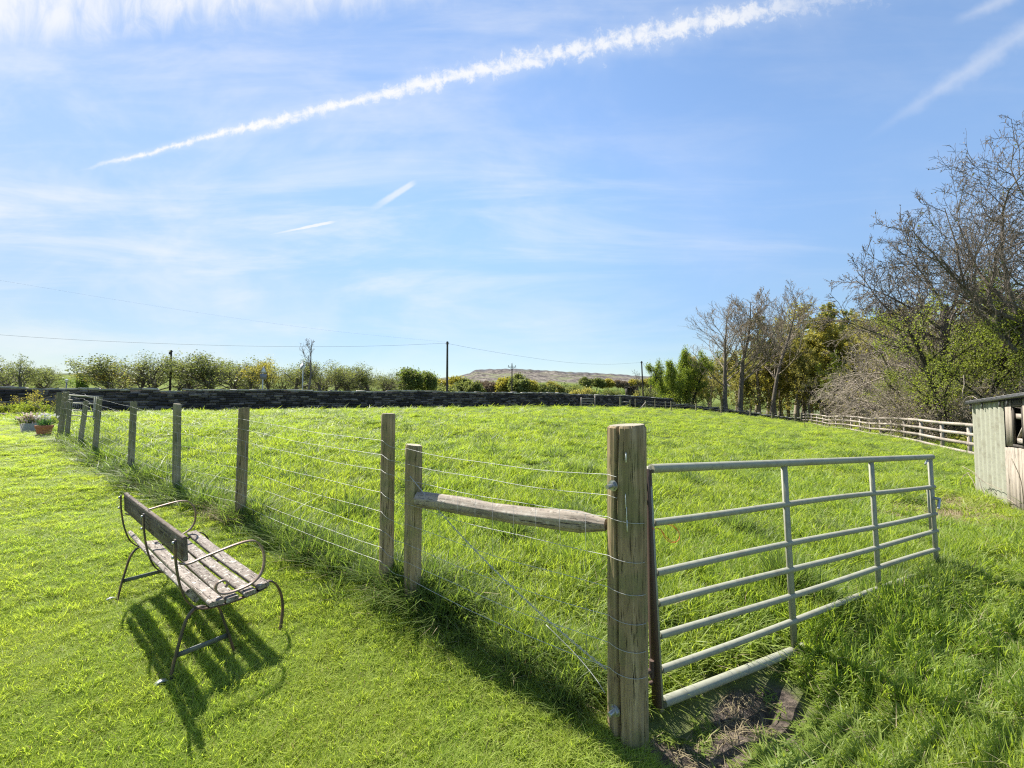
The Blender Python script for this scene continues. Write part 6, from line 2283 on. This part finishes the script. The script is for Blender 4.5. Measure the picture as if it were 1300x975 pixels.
# verge in front of the gate
x, y = sample(rg, 22000, 0.8, 16, 0.1, 2.3)
lawn, field, verge, mud, straw, bed = zone_masks(x, y)
shd = (x > 7.0) & ((np.stack([x, y], -1) - np.array([7.83, 6.41])) @ np.array([0.811, -0.586]) > -0.03)
gdv = -(np.stack([x, y], -1) - GATE_A) @ GN_
ok = verge & ~((x < 1.6) & (gdv < 0.30) & (rg.uniform(0, 1, len(x)) < 0.85)) & (~shd) & (rg.uniform(0, 1, len(x)) > np.minimum(mud, 0.93)) & (rg.uniform(0, 1, len(x)) > straw * 0.9)
pv = patchy(x, y, 2.6, 9)
ok &= ~((pv < -0.9) & (rg.uniform(0, 1, len(x)) < 0.6))
x, y, pv = x[ok], y[ok], pv[ok]
n = len(x)
s = np.maximum(1.0, (y / 2.4)) ** 0.75
edge_ = np.clip(1.25 - np.abs((np.stack([x, y], -1) - GATE_A) @ GN_) / 0.45, 0, 1) * np.clip((x - 1.75) / 0.4, 0, 1)
md = np.min([np.hypot(x - a_, y - b_) for a_, b_ in ((0.95, 1.80), (1.24, 2.06), (0.70, 1.72), (1.0, 1.62))], axis=0)
hz_ = np.clip(0.95 + 0.25 * pv + 0.22 * patchy(x, y, 7.0, 18) + rg.normal(0, .25, n), 0.3, 2.0) * (1 + 0.7 * edge_) * np.clip((md - 0.12) / 0.5, 0.20, 1)
gd_ = -(np.stack([x, y], -1) - GATE_A) @ GN_
st_ = zone_masks(x, y)[4]
hz_ = hz_ * (1 - 0.6 * np.clip(zone_masks(x * 0.985 + 0.25, y + 0.35)[4] + st_, 0, 1))
hz_ = hz_ * np.where((x < 1.62) & (gd_ < 0.4), np.clip(gd_ / 0.5, 0.25, 1), 1.0)
srcs_ = [tuft_source('t', 540 + k, [(0, 56, .078, (.04, .115), .5, .0070, .36), (1, (3, 6, 1, 0)[k], .08, (.04, .12), .7, .0036, .9)], [GM['field'], GM['dead']]) for k in range(4)]
kind = rg.choice(4, n, p=[.3, .12, .3, .28])
scatter('verge_grass', 'uneven medium grass in front of the metal gate and the shed', 'grass', np.stack([x, y, H(x, y)], 1), np.stack([s, s, hz_], 1), rots(rg, n, 0.2), kind, srcs_)

# tall tufts along the wire fence, round posts and under the gate
n = 1350
al = np.abs(rg.uniform(0.18, 11.5, n)) ** 1.0
al = 0.18 + 11.3 * rg.uniform(0, 1, n) ** 1.6
sd = rg.normal(0.07, 0.085, n)
p = GP + al[:, None] * FDU + sd[:, None] * FN
s1_ = np.clip(1.0 + 0.25 * patchy(p[:, 0], p[:, 1], 3.0, 6) + rg.normal(0, .18, n), 0.4, 1.8) * np.where(al < 1.1, 0.72, 1.0)
u2 = rg.uniform(0, 1, 420)
q = GATE_A + (GATE_B - GATE_A) * (0.40 + 0.64 * u2[:, None]) + rg.normal(-0.02, 0.09, (420, 1)) * GN_
s2_ = np.clip(0.85 + rg.normal(0, .2, 420), 0.4, 1.4) * np.clip(0.6 + u2 * 1.2, 0.5, 1.0)
p = np.concatenate([p, q])
s1_ = np.concatenate([s1_, s2_])
n = len(p)
srcs_ = [tuft_source('t', 560 + k, [(0, (50, 44, 36, 20)[k], .07, (.07, .20), .50, .0050, .26), (1, (1, 3, 9, 24)[k], .07, (.06, .16), .8, .0042, .5)], [GM['tall'], GM['dead']]) for k in range(4)]
dry = patchy(p[:, 0], p[:, 1], 2.5, 12)
kind = np.where(dry > 1.5, 3, np.where(dry > 0.9, 2, rg.integers(0, 2, n)))
kind = np.where((np.arange(n) >= 1350), np.minimum(kind, 1), kind)
k_ = np.maximum(1, np.hypot(p[:, 0], p[:, 1]) / 3.5) ** 0.5
scatter('tall_grass', 'tall dark tufts and bleached dead blades along the foot of the wire fence and gate', 'grass', np.stack([p[:, 0], p[:, 1], H(p[:, 0], p[:, 1])], 1), np.stack([s1_ * k_, s1_ * k_, s1_], 1), rots(rg, n, 0.12), kind, srcs_)

# dry straw trodden near the shed, dead stalks beside it, and litter in the mud
n = 5200
x = rg.uniform(3.6, 8.8, n)
y = rg.uniform(4.2, 8.0, n)
_, _, _, mud, straw, _ = zone_masks(x, y)
ok = rg.uniform(0, 1, n) < straw
x, y = x[ok], y[ok]
xm, ym = rg.uniform(0.3, 1.9, 900), rg.uniform(1.2, 2.4, 900)
_, _, _, mud, _, _ = zone_masks(xm, ym)
ok = rg.uniform(0, 1, 900) < mud * 0.35
x, y = np.concatenate([x, xm[ok]]), np.concatenate([y, ym[ok]])
n = len(x)
src = tuft_source('t', 580, [(0, 9, .10, (.02, .05), 3.2, .004, 2.5)], [GM['dead']])
scatter('straw_litter', 'trampled pale straw on the bare ground between the gate and the shed', 'straw', np.stack([x, y, H(x, y) + 0.006], 1), np.ones((n, 3)) * np.where(x > 3, 1.5, 0.7)[:, None], rots(rg, n, 0.05), np.zeros(n, int), [src])

if False:
    pass
